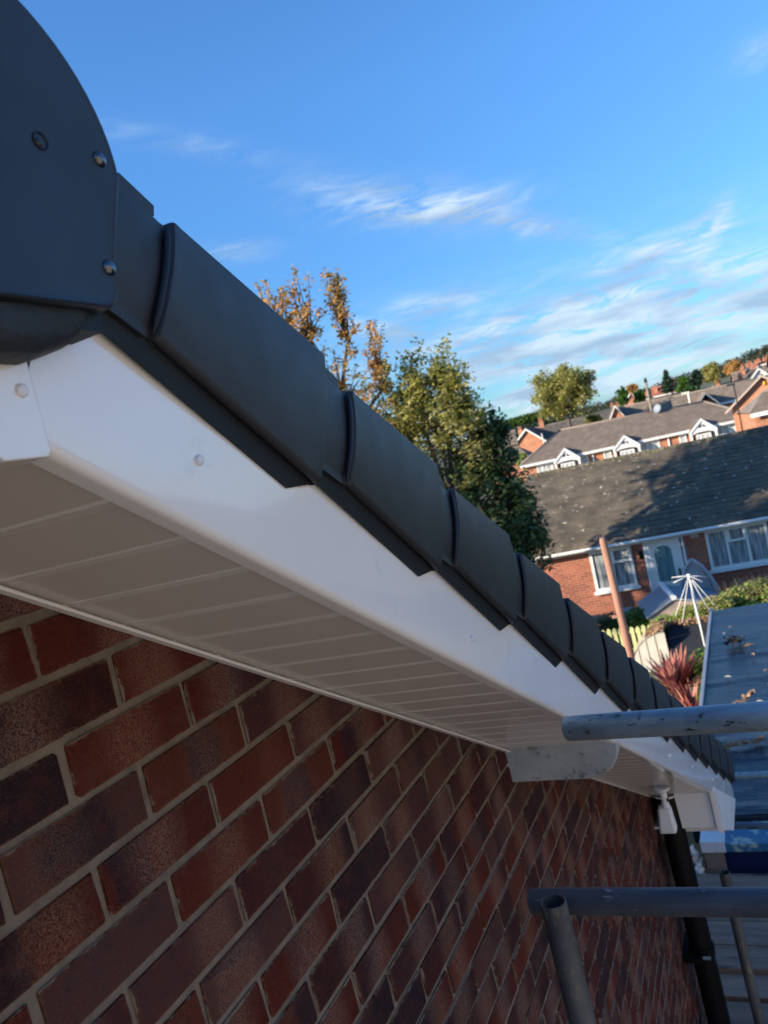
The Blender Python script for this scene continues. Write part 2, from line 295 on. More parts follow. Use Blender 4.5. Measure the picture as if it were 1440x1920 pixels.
# ------------------------------------------------------------------ mesh helpers
col = scene.collection
class MB:
    def __init__(s): s.v = []; s.f = []; s.uv = None
    def add(s, vs, fs):
        o = len(s.v); s.v += [tuple(x) for x in vs]; s.f += [tuple(i+o for i in f) for f in fs]; return s
    def hexa(s, p):   # 8 points: bottom ring 0-3, top ring 4-7
        return s.add(p, [(3, 2, 1, 0), (4, 5, 6, 7), (0, 1, 5, 4), (1, 2, 6, 5), (2, 3, 7, 6), (3, 0, 4, 7)])
    def box(s, c, d, F=None):
        x, y, z = c; a, b, e = d[0]/2, d[1]/2, d[2]/2
        p = [(x-a, y-b, z-e), (x+a, y-b, z-e), (x+a, y+b, z-e), (x-a, y+b, z-e), (x-a, y-b, z+e), (x+a, y-b, z+e), (x+a, y+b, z+e), (x-a, y+b, z+e)]
        return s.hexa([F(*q) if F else q for q in p])
    def bb(s, a, b, F=None): return s.box([(a[i]+b[i])/2 for i in range(3)], [abs(b[i]-a[i]) for i in range(3)], F)
    def tube(s, p0, p1, r0, r1=None, n=12, caps=True):
        r1 = r0 if r1 is None else r1
        p0, p1 = Vector(p0), Vector(p1); d = (p1-p0).normalized()
        a = d.orthogonal().normalized(); b = d.cross(a)
        vs = [p0+(a*cos(2*pi*i/n)+b*sin(2*pi*i/n))*r0 for i in range(n)]+[p1+(a*cos(2*pi*i/n)+b*sin(2*pi*i/n))*r1 for i in range(n)]
        fs = [(i, (i+1) % n, n+(i+1) % n, n+i) for i in range(n)]
        if caps: fs += [tuple(range(n-1, -1, -1)), tuple(range(n, 2*n))]
        return s.add(vs, fs)
    def prism(s, prof, a, b, F):  # prof: list of 2D pts; F(p0,p1,t) -> xyz
        n = len(prof)
        vs = [F(*p, a) for p in prof]+[F(*p, b) for p in prof]
        return s.add(vs, [(i, (i+1) % n, n+(i+1) % n, n+i) for i in range(n)]+[tuple(range(n-1, -1, -1)), tuple(range(n, 2*n))])
    def grid(s, rows):           # rows of equal-length point lists
        n = len(rows[0]); vs = [p for r in rows for p in r]
        return s.add(vs, [(i*n+j, i*n+j+1, (i+1)*n+j+1, (i+1)*n+j) for i in range(len(rows)-1) for j in range(n-1)])
    def quad(s, c, a, b):
        c, a, b = Vector(c), Vector(a), Vector(b)
        return s.add([c-a-b, c+a-b, c+a+b, c-a+b], [(0, 1, 2, 3)])
    def build(s, name, mat, parent=None, smooth=False, bevel=0, origin=None, fix=True, label=None, kind=None, attr=None, segs=2):
        V = [Vector(v) for v in s.v]
        if origin is None:
            mn = [min(v[i] for v in V) for i in range(3)]; mx = [max(v[i] for v in V) for i in range(3)]
            origin = Vector([(mn[i]+mx[i])/2 for i in range(3)]); origin.z = mn[2]
        origin = Vector(origin)
        me = bpy.data.meshes.new(name); me.from_pydata([v-origin for v in V], [], s.f); me.validate(); me.update()
        if fix:
            import bmesh
            bm = bmesh.new(); bm.from_mesh(me); bmesh.ops.recalc_face_normals(bm, faces=bm.faces); bm.to_mesh(me); bm.free()
        if attr:
            a = me.attributes.new('uvb', 'FLOAT_VECTOR', 'POINT'); a.data.foreach_set('vector', [x for t in attr for x in t])
        me.materials.append(mat)
        if smooth:
            me.shade_smooth()
            if smooth is not True: me.set_sharp_from_angle(angle=radians(smooth))
        o = bpy.data.objects.new(name, me); col.objects.link(o); o.location = origin
        if parent is not None:
            o.parent = parent; o.location = origin-wloc(parent)
        if bevel:
            md = o.modifiers.new('edge', 'BEVEL'); md.width = bevel; md.segments = segs; md.limit_method = 'ANGLE'; md.angle_limit = radians(35)
        if label: o['label'] = label
        if kind: o['kind'] = kind
        return o
def wloc(o):
    l = Vector(o.location)
    while o.parent is not None: o = o.parent; l = l+Vector(o.location)
    return l
def tag(o, label, cat, group=None, kind=None):
    o['label'] = label
    if cat: o['category'] = cat
    if group: o['group'] = group
    if kind: o['kind'] = kind
    return o
def thing(name, loc, label, cat, group=None):
    o = bpy.data.objects.new(name, None); col.objects.link(o); o.location = loc; o.empty_display_size = .2
    return tag(o, label, cat, group)
def sub(name, parent, loc=None):
    o = bpy.data.objects.new(name, None); col.objects.link(o); o.parent = parent
    o.location = (Vector(loc)-wloc(parent)) if loc else (0, 0, 0); return o
def inst(src, name, loc, parent):
    o = bpy.data.objects.new(name, src.data); col.objects.link(o); o.parent = parent; o.location = Vector(loc)-wloc(parent); return o

def window(H, F, u0, u1, z0, z1, div, par, fmat=M_wpaint, curtain=M_curtain, v=-.05, top=None, fw=.075):
    """frame bars as one part with its pane, curtain and opening light as sub-parts; div = mullion positions 0..1; top=(i) pane with fanlight"""
    f = MB(); f.bb((u0, v, z0), (u0+fw, v+.09, z1), F); f.bb((u1-fw, v, z0), (u1, v+.09, z1), F); f.bb((u0+fw, v, z0), (u1-fw, v+.09, z0+fw), F); f.bb((u0+fw, v, z1-fw), (u1-fw, v+.09, z1), F)
    for d in div: uc = u0+(u1-u0)*d; f.bb((uc-fw*.45, v+.004, z0+fw), (uc+fw*.45, v+.09, z1-fw), F)
    w = f.build('window', fmat, par)
    cz_ = (z0+z1)/2
    g = MB().bb((u0+.02, v+.05, z0+.02), (u1-.02, v+.058, z1-.02), F).build('pane', M_glass, w)
    if curtain:
        c = MB(); edges_ = [0]+list(div)+[1]
        for a, b in zip(edges_[:-1], edges_[1:]):
            n = 14; rows = []
            for i in range(n+1):
                q = u0+(u1-u0)*(a+(b-a)*i/n); rows.append([F(q, v+.045+.003*sin(i*2.2), z0+fw+(.0 if (i % 14) < 15 else 0)), F(q, v+.045+.003*sin(i*2.2), z1-fw)])
            c.grid(rows)
        c.build('net_curtain', curtain, w, fix=False)
    s = MB().bb((u0-.06, v-.08, z0-.07), (u1+.06, v+.06, z0-.001), F).build('sill', fmat, w)
    if top is not None:
        edges_ = [0]+list(div)+[1]; a, b = edges_[top], edges_[top+1]; ua, ub = u0+(u1-u0)*a+.03, u0+(u1-u0)*b-.03; zz = z1-(z1-z0)*.36
        t = MB(); ft = .06
        t.bb((ua, v-.05, zz), (ub, v-.002, zz+ft), F); t.bb((ua, v-.035, z1-ft-.01), (ub, v-.002, z1-.01), F); t.bb((ua, v-.045, zz+ft), (ua+ft, v-.002, z1-ft-.01), F); t.bb((ub-ft, v-.045, zz+ft), (ub, v-.002, z1-ft-.01), F)
        t.build('fanlight', fmat, w)
    return w

# ================================================================== NEAR HOUSE (gable with new verge)
PI6 = radians(30); C3, S3, T3 = cos(PI6), sin(PI6), tan(PI6)
Z0 = .331+EYE; YC = .42; WX = -.785; BX = -.469
def K(x, s, n): return Vector((x, s*C3+n*S3, Z0-s*S3+n*C3))      # rake frame: across, down the slope, up off the soffit
def KM(x, s, n): p = K(x, s, n); return Vector((p.x, 2*YC-p.y, p.z))  # the same for the slope behind the ridge
house = thing('brick_house', (WX-.1, YC, 0), 'nearest red brown brick gable with white bargeboard, soffit and black plastic verge caps', 'house')

wall = MB()
prof = [(-3.25, 0), (4.05, 0), (4.05, Z0-T3*4.05+.0), (YC, Z0-T3*YC), (-3.25, Z0-T3*YC-T3*(YC+3.25)+.0)]
wall.prism(prof, WX-.0055, WX-.30, lambda y, z, x: (x, y, z))
gw = wall.build('gable_wall', M_mortar, house)
# bricks
CH, BP = .0757, .2235
def brick_pts(L, H):
    j = lambda a: U(-a, a)
    l, h = L/2, H/2; c = U(.0012, .0032)
    ring = [(-l+c, -h), (l-c, -h), (l, -h+c), (l, h-c), (l-c, h), (-l+c, h), (-l, h-c), (-l, -h+c)]
    ring = [(y+j(.0022), z+j(.0017)) for y, z in ring]
    back = [(-.012, y, z) for y, z in ring]
    mid = [(U(-.0025, -.001), y, z) for y, z in ring]
    e = .0026
    fr = [(U(-.0003, .0004), y-math.copysign(e, y), z-math.copysign(e*.8, z)) for y, z in ring]
    vs = back+mid+fr
    fs = [(i, (i+1) % 8, 8+(i+1) % 8, 8+i) for i in range(8)]+[(8+i, 8+(i+1) % 8, 16+(i+1) % 8, 16+i) for i in range(8)]+[tuple(range(16, 24))]
    at = [(v[1]/L+.5, v[2]/H+.5, 0) for v in vs]
    return vs, fs, at
protos = []
for i in range(22):
    L = BP-.0105+U(-.002, .002) if i < 18 else BP/2-.0105
    vs, fs, at = brick_pts(L, CH-.0112)
    me = bpy.data.meshes.new('brick'); me.from_pydata(vs, [], fs); me.update()
    a = me.attributes.new('uvb', 'FLOAT_VECTOR', 'POINT'); a.data.foreach_set('vector', [x for t in at for x in t])
    me.materials.append(M_brick); me.shade_smooth(); me.set_sharp_from_angle(angle=radians(50)); protos.append(me)
inv = cam.matrix_world.inverted()
def campx(P):
    q = inv @ Vector(P)
    if q.z > -.05: return None
    return (720+1480*q.x/-q.z, 960-1480*q.y/-q.z, -q.z)
cells = []
for r in range(-14, 74):
    zc = EYE-.296+CH*.5-CH*r          # row r, centre height
    if zc < 0: break
    off = (.645+BP*.5) if r % 2 == 0 else (.7528+BP*.5)
    k0 = int((-3.2-off)/BP)-1
    for k in range(k0, 40):
        y = off+k*BP
        w = BP
        if y+w/2 < -3.2: continue
        if y-w/2 > 4.04: break
        half = False
        if y+w/2 > 4.06: y = y-w/4; half = True
        if y+(w/4 if half else w/2) > 4.08: continue
        top = min(Z0-T3*(y-YC)-T3*YC if y > YC else Z0-T3*YC-T3*(YC-y), 99)
        if zc-CH*.5 > top+.06: continue
        q = campx((WX, y, zc)); size = -1
        if q and -60 < q[0] < 1420 and -60 < q[1] < 1990:
            size = 1/q[2]**2
        cells.append((size, y, zc, half))
cells.sort(key=lambda c: -c[0])
vis = [c for c in cells if c[0] > 0]
for i, (sz, y, z, half) in enumerate(vis[:299]):
    me = random.choice(protos[18:] if half else protos[:18])
    o = bpy.data.objects.new('brick', me); col.objects.link(o); o.parent = gw
    o.location = Vector((WX+U(-.0012, .0012), y+U(-.0012, .0012), z+U(-.0008, .0008)))-wloc(gw)
    o.rotation_euler = (U(-.006, .006), U(-.01, .01), 0)
    if R() < .5: o.rotation_euler.x += pi
bs = MB(); at_all = []
for sz, y, z, half in vis[299:]+[c for c in cells if c[0] <= 0]:
    L = (BP/2 if half else BP)-.0105
    vs, fs, at = brick_pts(L, CH-.0112); bs.add([(WX+a, y+b, z+c) for a, b, c in vs], fs); rr = R()
    at_all += [(a, b, rr) for a, b, _ in at]
bs.build('brickwork', M_brick_s, gw, fix=False, attr=at_all, kind='stuff')
# other walls of the house, behind the gable
MB().bb((-9, -3.25, 0), (WX-.30, -3.0, Z0-T3*YC-T3*3.3)).bb((-9, 3.8, 0), (WX-.30, 4.05, Z0-T3*4.05)).build('side_wall', M_fb, house)

# roof slab + tiles (seen only edge-on from below)
for F, nm in ((K, 0), (KM, 1)):
    MB().bb((-9, .49, .17), (-.50, 4.95, .19), F).build('roof_deck', M_felt, house)
    t_ = MB()
    for k in range(14):
        s0 = .50+.343*k
        for j in range(28):
            x = -.60-.3*j
            t_.bb((x-.294, s0-.03, .20+.0), (x, s0+.343, .222+.012*(j % 2)*0), lambda a, b, c, s0=s0: F(a, b, c+.05*(b-s0)))
    t_.build('roof_tiles', M_tile3, house, fix=False, kind='stuff')
MB().tube((-9, YC, Z0+.02), (-.60, YC, Z0+.02), .13, n=20).build('ridge_tile', M_capd, house, smooth=40)

# soffit: boards with grooves
GS, G0 = .0983, .806
sof = sub('soffit', house, K(-.64, 2.5, .01)); 
def groove_board(s0, s1, F):
    b = MB(); x0, x1 = -.783, -.4935
    g = .0075
    prof = [(s0+.0062, .0088), (s0+g+.0015, .0060), (s0+g*1.4, .0056), (s1-.0052, .0056), (s1-.0042, .0062), (s1-.0038, .0088)]
    b.prism(prof, x0, x1, lambda s, n, x: F(x, s, n)); return b
k = -3; ns = 0
while G0+GS*k < 4.62:
    s0 = max(G0+GS*k, .487); s1 = G0+GS*(k+1)
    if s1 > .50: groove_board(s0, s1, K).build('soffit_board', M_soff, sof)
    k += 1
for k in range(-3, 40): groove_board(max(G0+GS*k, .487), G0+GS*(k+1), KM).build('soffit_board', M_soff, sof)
for F in (K, KM):
    MB().bb((-.784, .485, .0089), (-.4935, 4.7, .016), F).build('groove_highlight', M_pvc, sof)  # whiter sheet behind the boards, painting in the light the grooves catch
    # wall-side J trim
    MB().prism([(-.7845, -.003), (-.771, -.003), (-.7695, -.0015), (-.7695, .0005), (-.778, .002), (-.7845, .010)], .485, 4.55, lambda x, n, s: F(x, s, n)).build('wall_trim', M_pvc, house)
    # bargeboard with rounded foot
    r = .010; arc = [(BX-r+r*sin(a), r-r*cos(a)) for a in [i*pi/2/8 for i in range(9)]]
    pr = [(-.497, .012), (-.497, .0015), (-.4955, 0)]+arc+[(BX, .05), (BX-.0006, .10), (BX-.0005, .175), (BX-.018, .175), (BX-.018, .012)]
    b = MB(); rows = []
    for i in range(41):
        s = .485+(5.28-.485)*i/40
        rows.append([F(x+.0012*sin(s*7.3+n*9)+.0008*sin(s*17+2), s, n) if n > .02 else F(x, s, n) for x, n in pr])
    b.grid(rows+[]); n_ = len(pr); 
    b.f += [tuple(range(n_)), tuple(range(40*n_, 41*n_))]; b.f += [(i*n_+n_-1, i*n_, (i+1)*n_, (i+1)*n_+n_-1) for i in range(40)]
    b.build('bargeboard', M_pvc, house, smooth=40)
# pvc-capped nails
def nail(F, s, n, x=BX, name='nail_cap'):
    b = MB(); rows = []
    c = F(x, s, n)
    for h, rr in ((-.002, .0052), (.0016, .0052), (.0030, .0044), (.0036, .0030), (.0034, 0.0001)):
        rows.append([Vector((c.x+h, c.y+rr*cos(2*pi*i/16), c.z+rr*sin(2*pi*i/16))) for i in range(17)])
    return b.grid(rows).build(name, M_wplas, house, smooth=50)
for s, n in ((.677, .068), (1.367, .052), (1.968, .060), (2.6, .06), (3.235, .055), (3.77, .066), (4.40, .063)): nail(K, s, n)
# apex cover board
z_ap = .070+EYE
b = MB(); zt = .30+EYE
prof = [(YC-.0235, z_ap+.004), (YC-.0195, z_ap), (YC+.0195, z_ap), (YC+.0235, z_ap+.004), (YC+.0235, zt), (YC-.0235, zt)]
b.prism(prof, BX+.0045, BX-.03, lambda y, z, x: (x, y, z)).build('apex_cover', M_pvc, house, bevel=.0012)
nail(lambda x, s, n: Vector((x, YC+.0105, EYE+.1205)), 0, 0, BX+.0045)

# boxed eaves end at the foot of the slope
def zs(y): return Z0-T3*y
MB().prism([(-.655, zs(3.80)+.006), (-.650, EYE-2.032), (-.466, EYE-2.032), (-.466, zs(3.80)+.006)], 3.80, 3.812, lambda x, z, y: (x, y, z)).build('box_end_panel', M_pvc, house)
MB().bb((-.785, 3.812, EYE-2.040), (-.4665, 4.30, EYE-2.030)).build('eaves_soffit', M_soff, house)
MB().prism([(3.79, EYE-2.040), (4.20, EYE-2.266), (4.60, EYE-2.30), (4.60, zs(4.6)+.03), (3.79, zs(3.79)+.03)], BX+.003, BX-.012, lambda y, z, x: (x, y, z)).build('box_side_plate', M_wplas, house, bevel=.001)
MB().bb((-.492, 3.782, EYE-2.052), (BX+.0045, 3.80, zs(3.79)+.02)).build('corner_trim', M_pvc, house, bevel=.002)
MB().bb((-9, 4.20, EYE-2.266), (-.47, 4.222, EYE-2.05)).build('fascia_board', M_pvc, house)
# half round gutter along the eaves
g_ = MB(); rows = []
for x in (-9, -.50): rows.append([Vector((x, 4.285+.06*cos(a), EYE-2.06+.06*sin(a))) for a in [pi+pi*i/10 for i in range(11)]])
g_.grid(rows).build('gutter', M_pipe, house, smooth=True)

# ------- verge caps: one unit, copied down the slope
def cap_parts(F0):
    """meshes in a local rake frame with origin at the bead (x=0 is X=-.45, s=0, n=0)"""
    def F(x, s, n): return K(-.45+x, s, n)-K(-.45, 0, 0)
    Ls = .279
    body = MB(); rows = []
    # s stations: rear strip, riser, body, front lip
    st = [(-.075, -.0085, .004), (-.010, -.0085, .004), (-.0035, -.0080, .004), (-.0015, -.0055, .003), (-.0002, -.0018, .0015), (.0022, .0006, .0003), (.006, .0007, 0), (.012, 0, 0)]
    st += [(.012+(Ls-.016)*i/8, 0, 0) for i in range(1, 9)]+[(Ls-.0012, -.0006, 0), (Ls, -.0022, .0006)]
    prof = []
    for s, dx, dn in st:
        q = max(0, min(1, s/Ls)); nb = .148-.025*q+dn*.6; nt = .284+.016*q-dn*1.2
        row = [(-.030, nt+.0035), (-.012, nt+.0030), (-.0032, nt+.0022), (-.0008, nt+.0004)]
        for i in range(0, 11):
            v = i/10; n = (nt-.004)*(1-v)+(nb+.006)*v; row.append((.0058*(1-abs(2*v-1)**2.0), n))
        row += [(-.0004, nb+.0030), (-.0018, nb+.0006), (-.0042, nb-.0012), (-.0072, nb-.0020), (-.0105, nb-.0014), (-.0130, nb+.0008), (-.0138, nb+.004)]
        rows.append([F(x+dx, s, n) for x, n in row])
    body.grid(rows)
    # return of the front edge
    last = rows[-1]; body.grid([last, [p-Vector((.006, 0, 0)) for p in last]])
    bead = MB(); pr = []
    nb, nt = .1495, .2795
    for i in range(0, 17):
        v = i/16; n = nt*(1-v)+nb*v; pr.append((.0058*(1-abs(2*v-1)**2.0)-.0040, n))
    rows = []
    for i_, (x, n) in enumerate(pr):
        q_ = min(1, .15+.5*min(i_, 16-i_)); rows.append([F(x+.0034*q_*sin(a), -.0030+.0044*q_*cos(a), n) for a in [2*pi*i/10 for i in range(11)]])
    bead.grid(rows)
    skirt = MB()
    pts = [(-.062, .150), (Ls-.002, .126), (Ls-.002, .122), (Ls-.047, .0985), (-.062, .1265)]
    vs = []
    for t in (0, -.0018):
        for s, n in pts: vs.append(F(-.010+t-.0065*(max(0, .15-n)/.05), s, n))
    m = len(pts); skirt.add(vs, [tuple(range(m)), tuple(range(2*m-1, m-1, -1))]+[(i, (i+1) % m, m+(i+1) % m, m+i) for i in range(m)])
    # closing web under the front of the cap
    tabs = []
    for (n0, n1, s0, s1) in ((.2812, .2955, -.062, -.014), (.1445, .1545, -.062, -.010)):
        tb = MB(); hi = n0 > .2
        x = -.0115 if hi else -.0062
        tb.prism([(s0, n0), (s1-.004 if hi else s1, n0), (s1, n0+.003 if hi else n1), (s1-.002, n1), (s0, n1)], x, x-.004, lambda s, n, xx: F(xx, s, n)); tabs.append(tb)
    return body, bead, skirt, tabs
body, bead, skirt, tabs = cap_parts(K)
O = Vector((0, 0, 0))
meshes = []
for b, nm, mt, sm, bv in ((body, 'cap_body', M_cap, 38, 0), (bead, 'cap_bead', M_bead, True, 0), (skirt, 'cap_skirt', M_capd, False, 0), (tabs[0], 'clip_tab', M_cap, False, .0008), (tabs[1], 'clip_tab', M_cap, False, .0008)):
    o = b.build(nm, mt, None, smooth=sm, bevel=bv, origin=O); meshes.append(o.data); nmod = bv; bpy.data.objects.remove(o)
for side in (0, 1):
    for k in range(14):
        s0 = .589+.343*k
        p = K(-.45, s0, 0)
        if side: p.y = 2*YC-p.y
        c = sub('verge_cap', house, p); 
        c.rotation_euler = (0, U(-.004, .004), 0)
        if side: c.scale = (1, -1, 1)
        for me, nm in zip(meshes, ('cap_body', 'cap_bead', 'cap_skirt', 'clip_tab', 'clip_tab')):
            if k > 8 and nm == 'clip_tab': continue
            o = bpy.data.objects.new(nm, me); col.objects.link(o); o.parent = c
# ------- ridge end cap
rc = []
for i in range(0, 33):
    a = radians(-4)+(radians(188))*i/32; rc.append((YC+.1315*cos(a), .300+.1315*sin(a)))
low_l = [(2*YC-.5125, .200)]+[(2*YC-(.4945+.018*cos(a)), .192+.018*sin(a)) for a in [radians(x) for x in (-10, -30, -50, -70, -90)]]
low_r = [(.4945+.018*cos(a), .192+.018*sin(a)) for a in [radians(x) for x in (-90, -70, -50, -30, -10)]]+[(.5125, .200)]
outl = rc+low_l+low_r
outl = [(y, z+EYE) for y, z in outl]
cy, cz = YC, .27+EYE
def ring(x, k): return [Vector((x, cy+(y-cy)*k, cz+(z-cz)*k)) for y, z in outl]
ec = MB(); rr = [ring(-.56, .985), ring(-.428, 1.0), ring(-.4245, .999), ring(-.4218, .990), ring(-.4208, .975), ring(-.4212, .962), ring(-.4216, .94)]
n = len(outl)
vs = [p for q in rr for p in q]; ec.add(vs, [(i*n+j, i*n+(j+1) % n, (i+1)*n+(j+1) % n, (i+1)*n+j) for i in range(len(rr)-1) for j in range(n)]+[tuple(range((len(rr)-1)*n, len(rr)*n))])
rec = ec.build('ridge_end_cap', M_endcap, house, smooth=30)
def dome(c, r, h, mat, name, parent, seg=20):
    b = MB(); rows = []
    for i in range(0, 8):
        a = i/7*pi/2; rows.append([Vector((c[0]+h*sin(a), c[1]+r*max(cos(a), .001)*cos(2*pi*j/seg), c[2]+r*max(cos(a), .001)*sin(2*pi*j/seg))) for j in range(seg+1)])
    return b.grid(rows).build(name, mat, parent, smooth=True)
for y, z in ((.5315, .301), (.5085, .208), (2*YC-.5315, .301), (2*YC-.5085, .208)):
    dome((-.4215, y, z+EYE), .0066, .0042, M_chrome, 'screw', rec)
# recessed fixing: dark ring with a small boss
b = MB(); rows = []
for x, r in ((-.4214, .0072), (-.4208, .0068), (-.4212, .0060), (-.4222, .0056)):
    rows.append([Vector((x+.0006, .470+r*cos(2*pi*j/20), .299+EYE+r*sin(2*pi*j/20))) for j in range(21)])
b.grid(rows).build('fixing_ring', M_bead, rec, smooth=True)
dome((-.4218, .468, .2975+EYE), .0035, .0022, M_endcap, 'fixing_boss', rec, 12)
# folded flashing under the end cap
fl = MB(); rows = []
bp = [(.30, .160), (.30, .142), (.36, .1405), (.405, .1400), (.433, .1405), (.452, .1440), (.468, .1490), (.480, .160), (.494, .172), (.500, .180)]
for x, sc, dz in ((-.560, 1, 0), (-.452, 1.0, .0), (-.440, .995, .002), (-.434, .985, .008), (-.431, .965, .018), (-.430, .95, .034)):
    rows.append([Vector((x+.0016*sin(y*160), .30+(y-.30)*sc, min(z+dz, .185)+EYE+.0012*sin(y*90+x*60))) for y, z in bp])
fl.grid(rows).build('lead_flashing', M_lead, house, smooth=60)
MB().bb((-.60, .34, .16+EYE), (-.436, .50, .20+EYE)).build('ridge_union', M_capd, house)

# ------- grey beam end under the soffit
yc_, cb = 2.066, MB()
pts = [(-.80, .02), (-.468, .02)]
top = zs(yc_)+.0
pr = [(-.80, EYE-.955), (-.565, EYE-.957)]+[(-.565+.095*sin(a), EYE-.862-.095*cos(a)) for a in [radians(x) for x in (15, 30, 45, 60, 75, 90)]]+[(-.470, EYE-.80), (-.80, EYE-.80)]
cb.prism(pr, yc_, yc_+.055, lambda x, z, y: (x, y, z-(y-yc_)*T3 if z > EYE-.82 else z)).build('beam_end', M_corbel, house, bevel=.004)

# ------- soil pipe at the corner
sp_ = thing('soil_pipe', (-.70, 3.84, 0), 'thick black plastic pipe running up the brick corner to the soffit', 'pipe')
MB().tube((-.70, 3.84, 0), (-.70, 3.84, zs(3.80)+.0), .055, n=32, caps=False).build('pipe', M_pipe, sp_, smooth=True)
MB().tube((-.70, 3.84, zs(3.84)+.010), (-.70, 3.84, zs(3.84)+.018), .059, n=32).build('soffit_collar', M_wplas, sp_, smooth=40)
for z in (EYE-2.70, EYE-4.2):
    c = MB().tube((-.70, 3.84, z), (-.70, 3.84, z+.045), .0615, n=32); c.bb((-.785, 3.74, z+.008), (-.70, 3.94, z+.036))
    c.build('pipe_bracket', M_pipe, sp_, smooth=40)
    for y in (3.765, 3.915): MB().tube((-.69, y, z+.022), (-.655, y, z+.022), .008, n=10).build('bolt', M_galv, sp_)
# ------- white sensor hanging from the soffit
sn = thing('security_sensor', (-.62, 3.35, zs(3.35)), 'small white sensor hanging on a stem from the soffit by the black pipe', 'sensor')
zt = zs(3.35)
def lathe(prof, c, mat, name, parent, seg=20, axis=Vector((0, 0, 1))):
    q = axis.to_track_quat('Z', 'Y'); b = MB()
    b.grid([[Vector(c)+q @ Vector((r*cos(2*pi*j/seg), r*sin(2*pi*j/seg), z)) for j in range(seg+1)] for r, z in prof])
    return b.build(name, mat, parent, smooth=50)
lathe([(.0001, .004), (.033, .004), (.033, -.006), (.028, -.011), (.017, -.018), (.0001, -.02)], (-.62, 3.35, zt-.004), M_wplas, 'mounting_rose', sn)
lathe([(.015, 0), (.0155, -.03), (.013, -.032), (.013, -.05), (.016, -.052), (.016, -.085), (.0001, -.087)], (-.62, 3.35, zt-.018), M_wplas, 'stem', sn)
for y in (3.336, 3.349): MB().bb((-.608, y, zt-.062), (-.603, y+.006, zt-.05)).build('grip_slot', M_pipe, sn)
hd = MB(); s_ = zt-.088
ring_ = lambda z, w, d: [(-.628+w*cx_*.5, 3.35+d*cy_*.5, z) for cx_, cy_ in ((-1, -1), (1, -1), (1, 1), (-1, 1))]
hd.hexa([(x-.004, y, z) for x, y, z in ring_(s_-.112, .072, .060)]+ring_(s_, .052, .046)).build('sensor_head', M_wplas, sn, bevel=.011, segs=4, smooth=60)

# ------- unseen two-storey house, added to throw warm light back onto the gable
nb_ = thing('light_bounce_house', (9.5, -2, 0), 'unseen two-storey pale brick house added beyond the right edge to bounce warm light', 'house')
M_pale = far_brick('pale_brick', (.38, .31, .25), (.46, .42, .37))
MB().prism([(-9, 0), (3.6, 0), (3.6, EYE+1.6), (-2.7, EYE+4.2), (-9, EYE+1.6)], 6.2, 13, lambda y, z, x: (x, y, z)).build('wall', M_pale, nb_)
for sgn in (-1, 1): MB().prism([(-2.7, EYE+4.3), (-2.7+sgn*6.7, EYE+1.5), (-2.7+sgn*6.7, EYE+1.38), (-2.7, EYE+4.15)], 5.9, 13.2, lambda y, z, x: (x, y, z)).build('roof', M_tile2, nb_)
for y0, z0_ in ((-6.5, .0), (-.8, .0), (-6.5, -3.2), (-.8, -3.2)):
    window(0, lambda u, v, z: Vector((6.2+v, u, z+EYE)), y0, y0+1.5, z0_, z0_+1.1, (.5,), nb_)
tag(MB().bb((-.4, -9, -.01), (6.2, 4.6, .02)).build('bounce_paving', pm('pale_concrete', (.42, .38, .33), (.34, .31, .27), 2, .9, .003, 30), None), 'unseen pale concrete passage added beside the gable to bounce light upwards', None, kind='structure')  # unseen pale ground, added to reflect warm light up at wall and soffit

# ================================================================== SCAFFOLDING
def tube_thing(p0, p1, label, mat, group, r=.02415, open_=True):
    p0, p1 = Vector(p0), Vector(p1)
    b = MB(); n = 40; d = (p1-p0).normalized(); a = d.orthogonal().normalized(); bb_ = d.cross(a)
    L = (p1-p0).length; m = max(2, int(L/.15))
    def rg(p, rr): return [p+(a*cos(2*pi*i/n)+bb_*sin(2*pi*i/n))*rr for i in range(n+1)]
    ri = r-.004
    rows = [rg(p0+d*.12, ri), rg(p0, ri), rg(p0-d*.0008, r-.002), rg(p0+d*.0008, r)]+[rg(p0+d*(L*i/m), r) for i in range(1, m)]+[rg(p1-d*.001, r), rg(p1, ri), rg(p1-d*.12, ri)]
    b.grid(rows)
    o = b.build('scaffold_tube', mat, None, smooth=50, origin=p0)
    # local X along the tube for stretched grain is approximated by world axes
    return tag(o, label, 'scaffold tube', group)
G_ = 'scaffold tubes around the house'
A = Vector((-.425, 1.486, -.583+EYE)); Bv = Vector((-.06, 1.378, -.547+EYE)); dv = (Bv-A).normalized()
tube_thing(A, A+dv*2.3, 'bright galvanised horizontal tube ending in front of the white bargeboard above the darker near tube', M_galv, G_)
A2 = Vector((-.555, 1.407, -.895+EYE)); B2 = Vector((-.126, 1.382, -.876+EYE)); dv2 = (B2-A2).normalized()
tube_thing(A2, A2+dv2*2.4, 'dark horizontal scaffold tube crossing the brick wall just behind the open-topped upright', M_tubed, G_)
tube_thing((-.4735, 1.298, -.826+EYE), (-.4735, 1.288, 0), 'open-topped muddy upright scaffold tube in front of the brick wall', M_tubev, G_)
tube_thing((-.494, 3.70, -2.20+EYE), (-.482, 3.66, 0), 'thin distant upright scaffold tube in front of the grey planks', M_tubev, G_)
tube_thing((-1.7, 5.72, -2.66+EYE), (2.6, 5.80, -2.79+EYE), 'pale horizontal scaffold tube across the flat roof beside the tip of the verge caps', M_galv, G_)
tube_thing((-1.7, 5.86, -3.08+EYE), (2.6, 5.98, -3.33+EYE), 'lower far horizontal scaffold tube just beyond the white box end', M_tubed, G_)
tube_thing((2.5, 5.84, -2.4+EYE), (2.5, 5.84, 0), 'far upright scaffold tube carrying the two far horizontal tubes', M_tubev, G_)
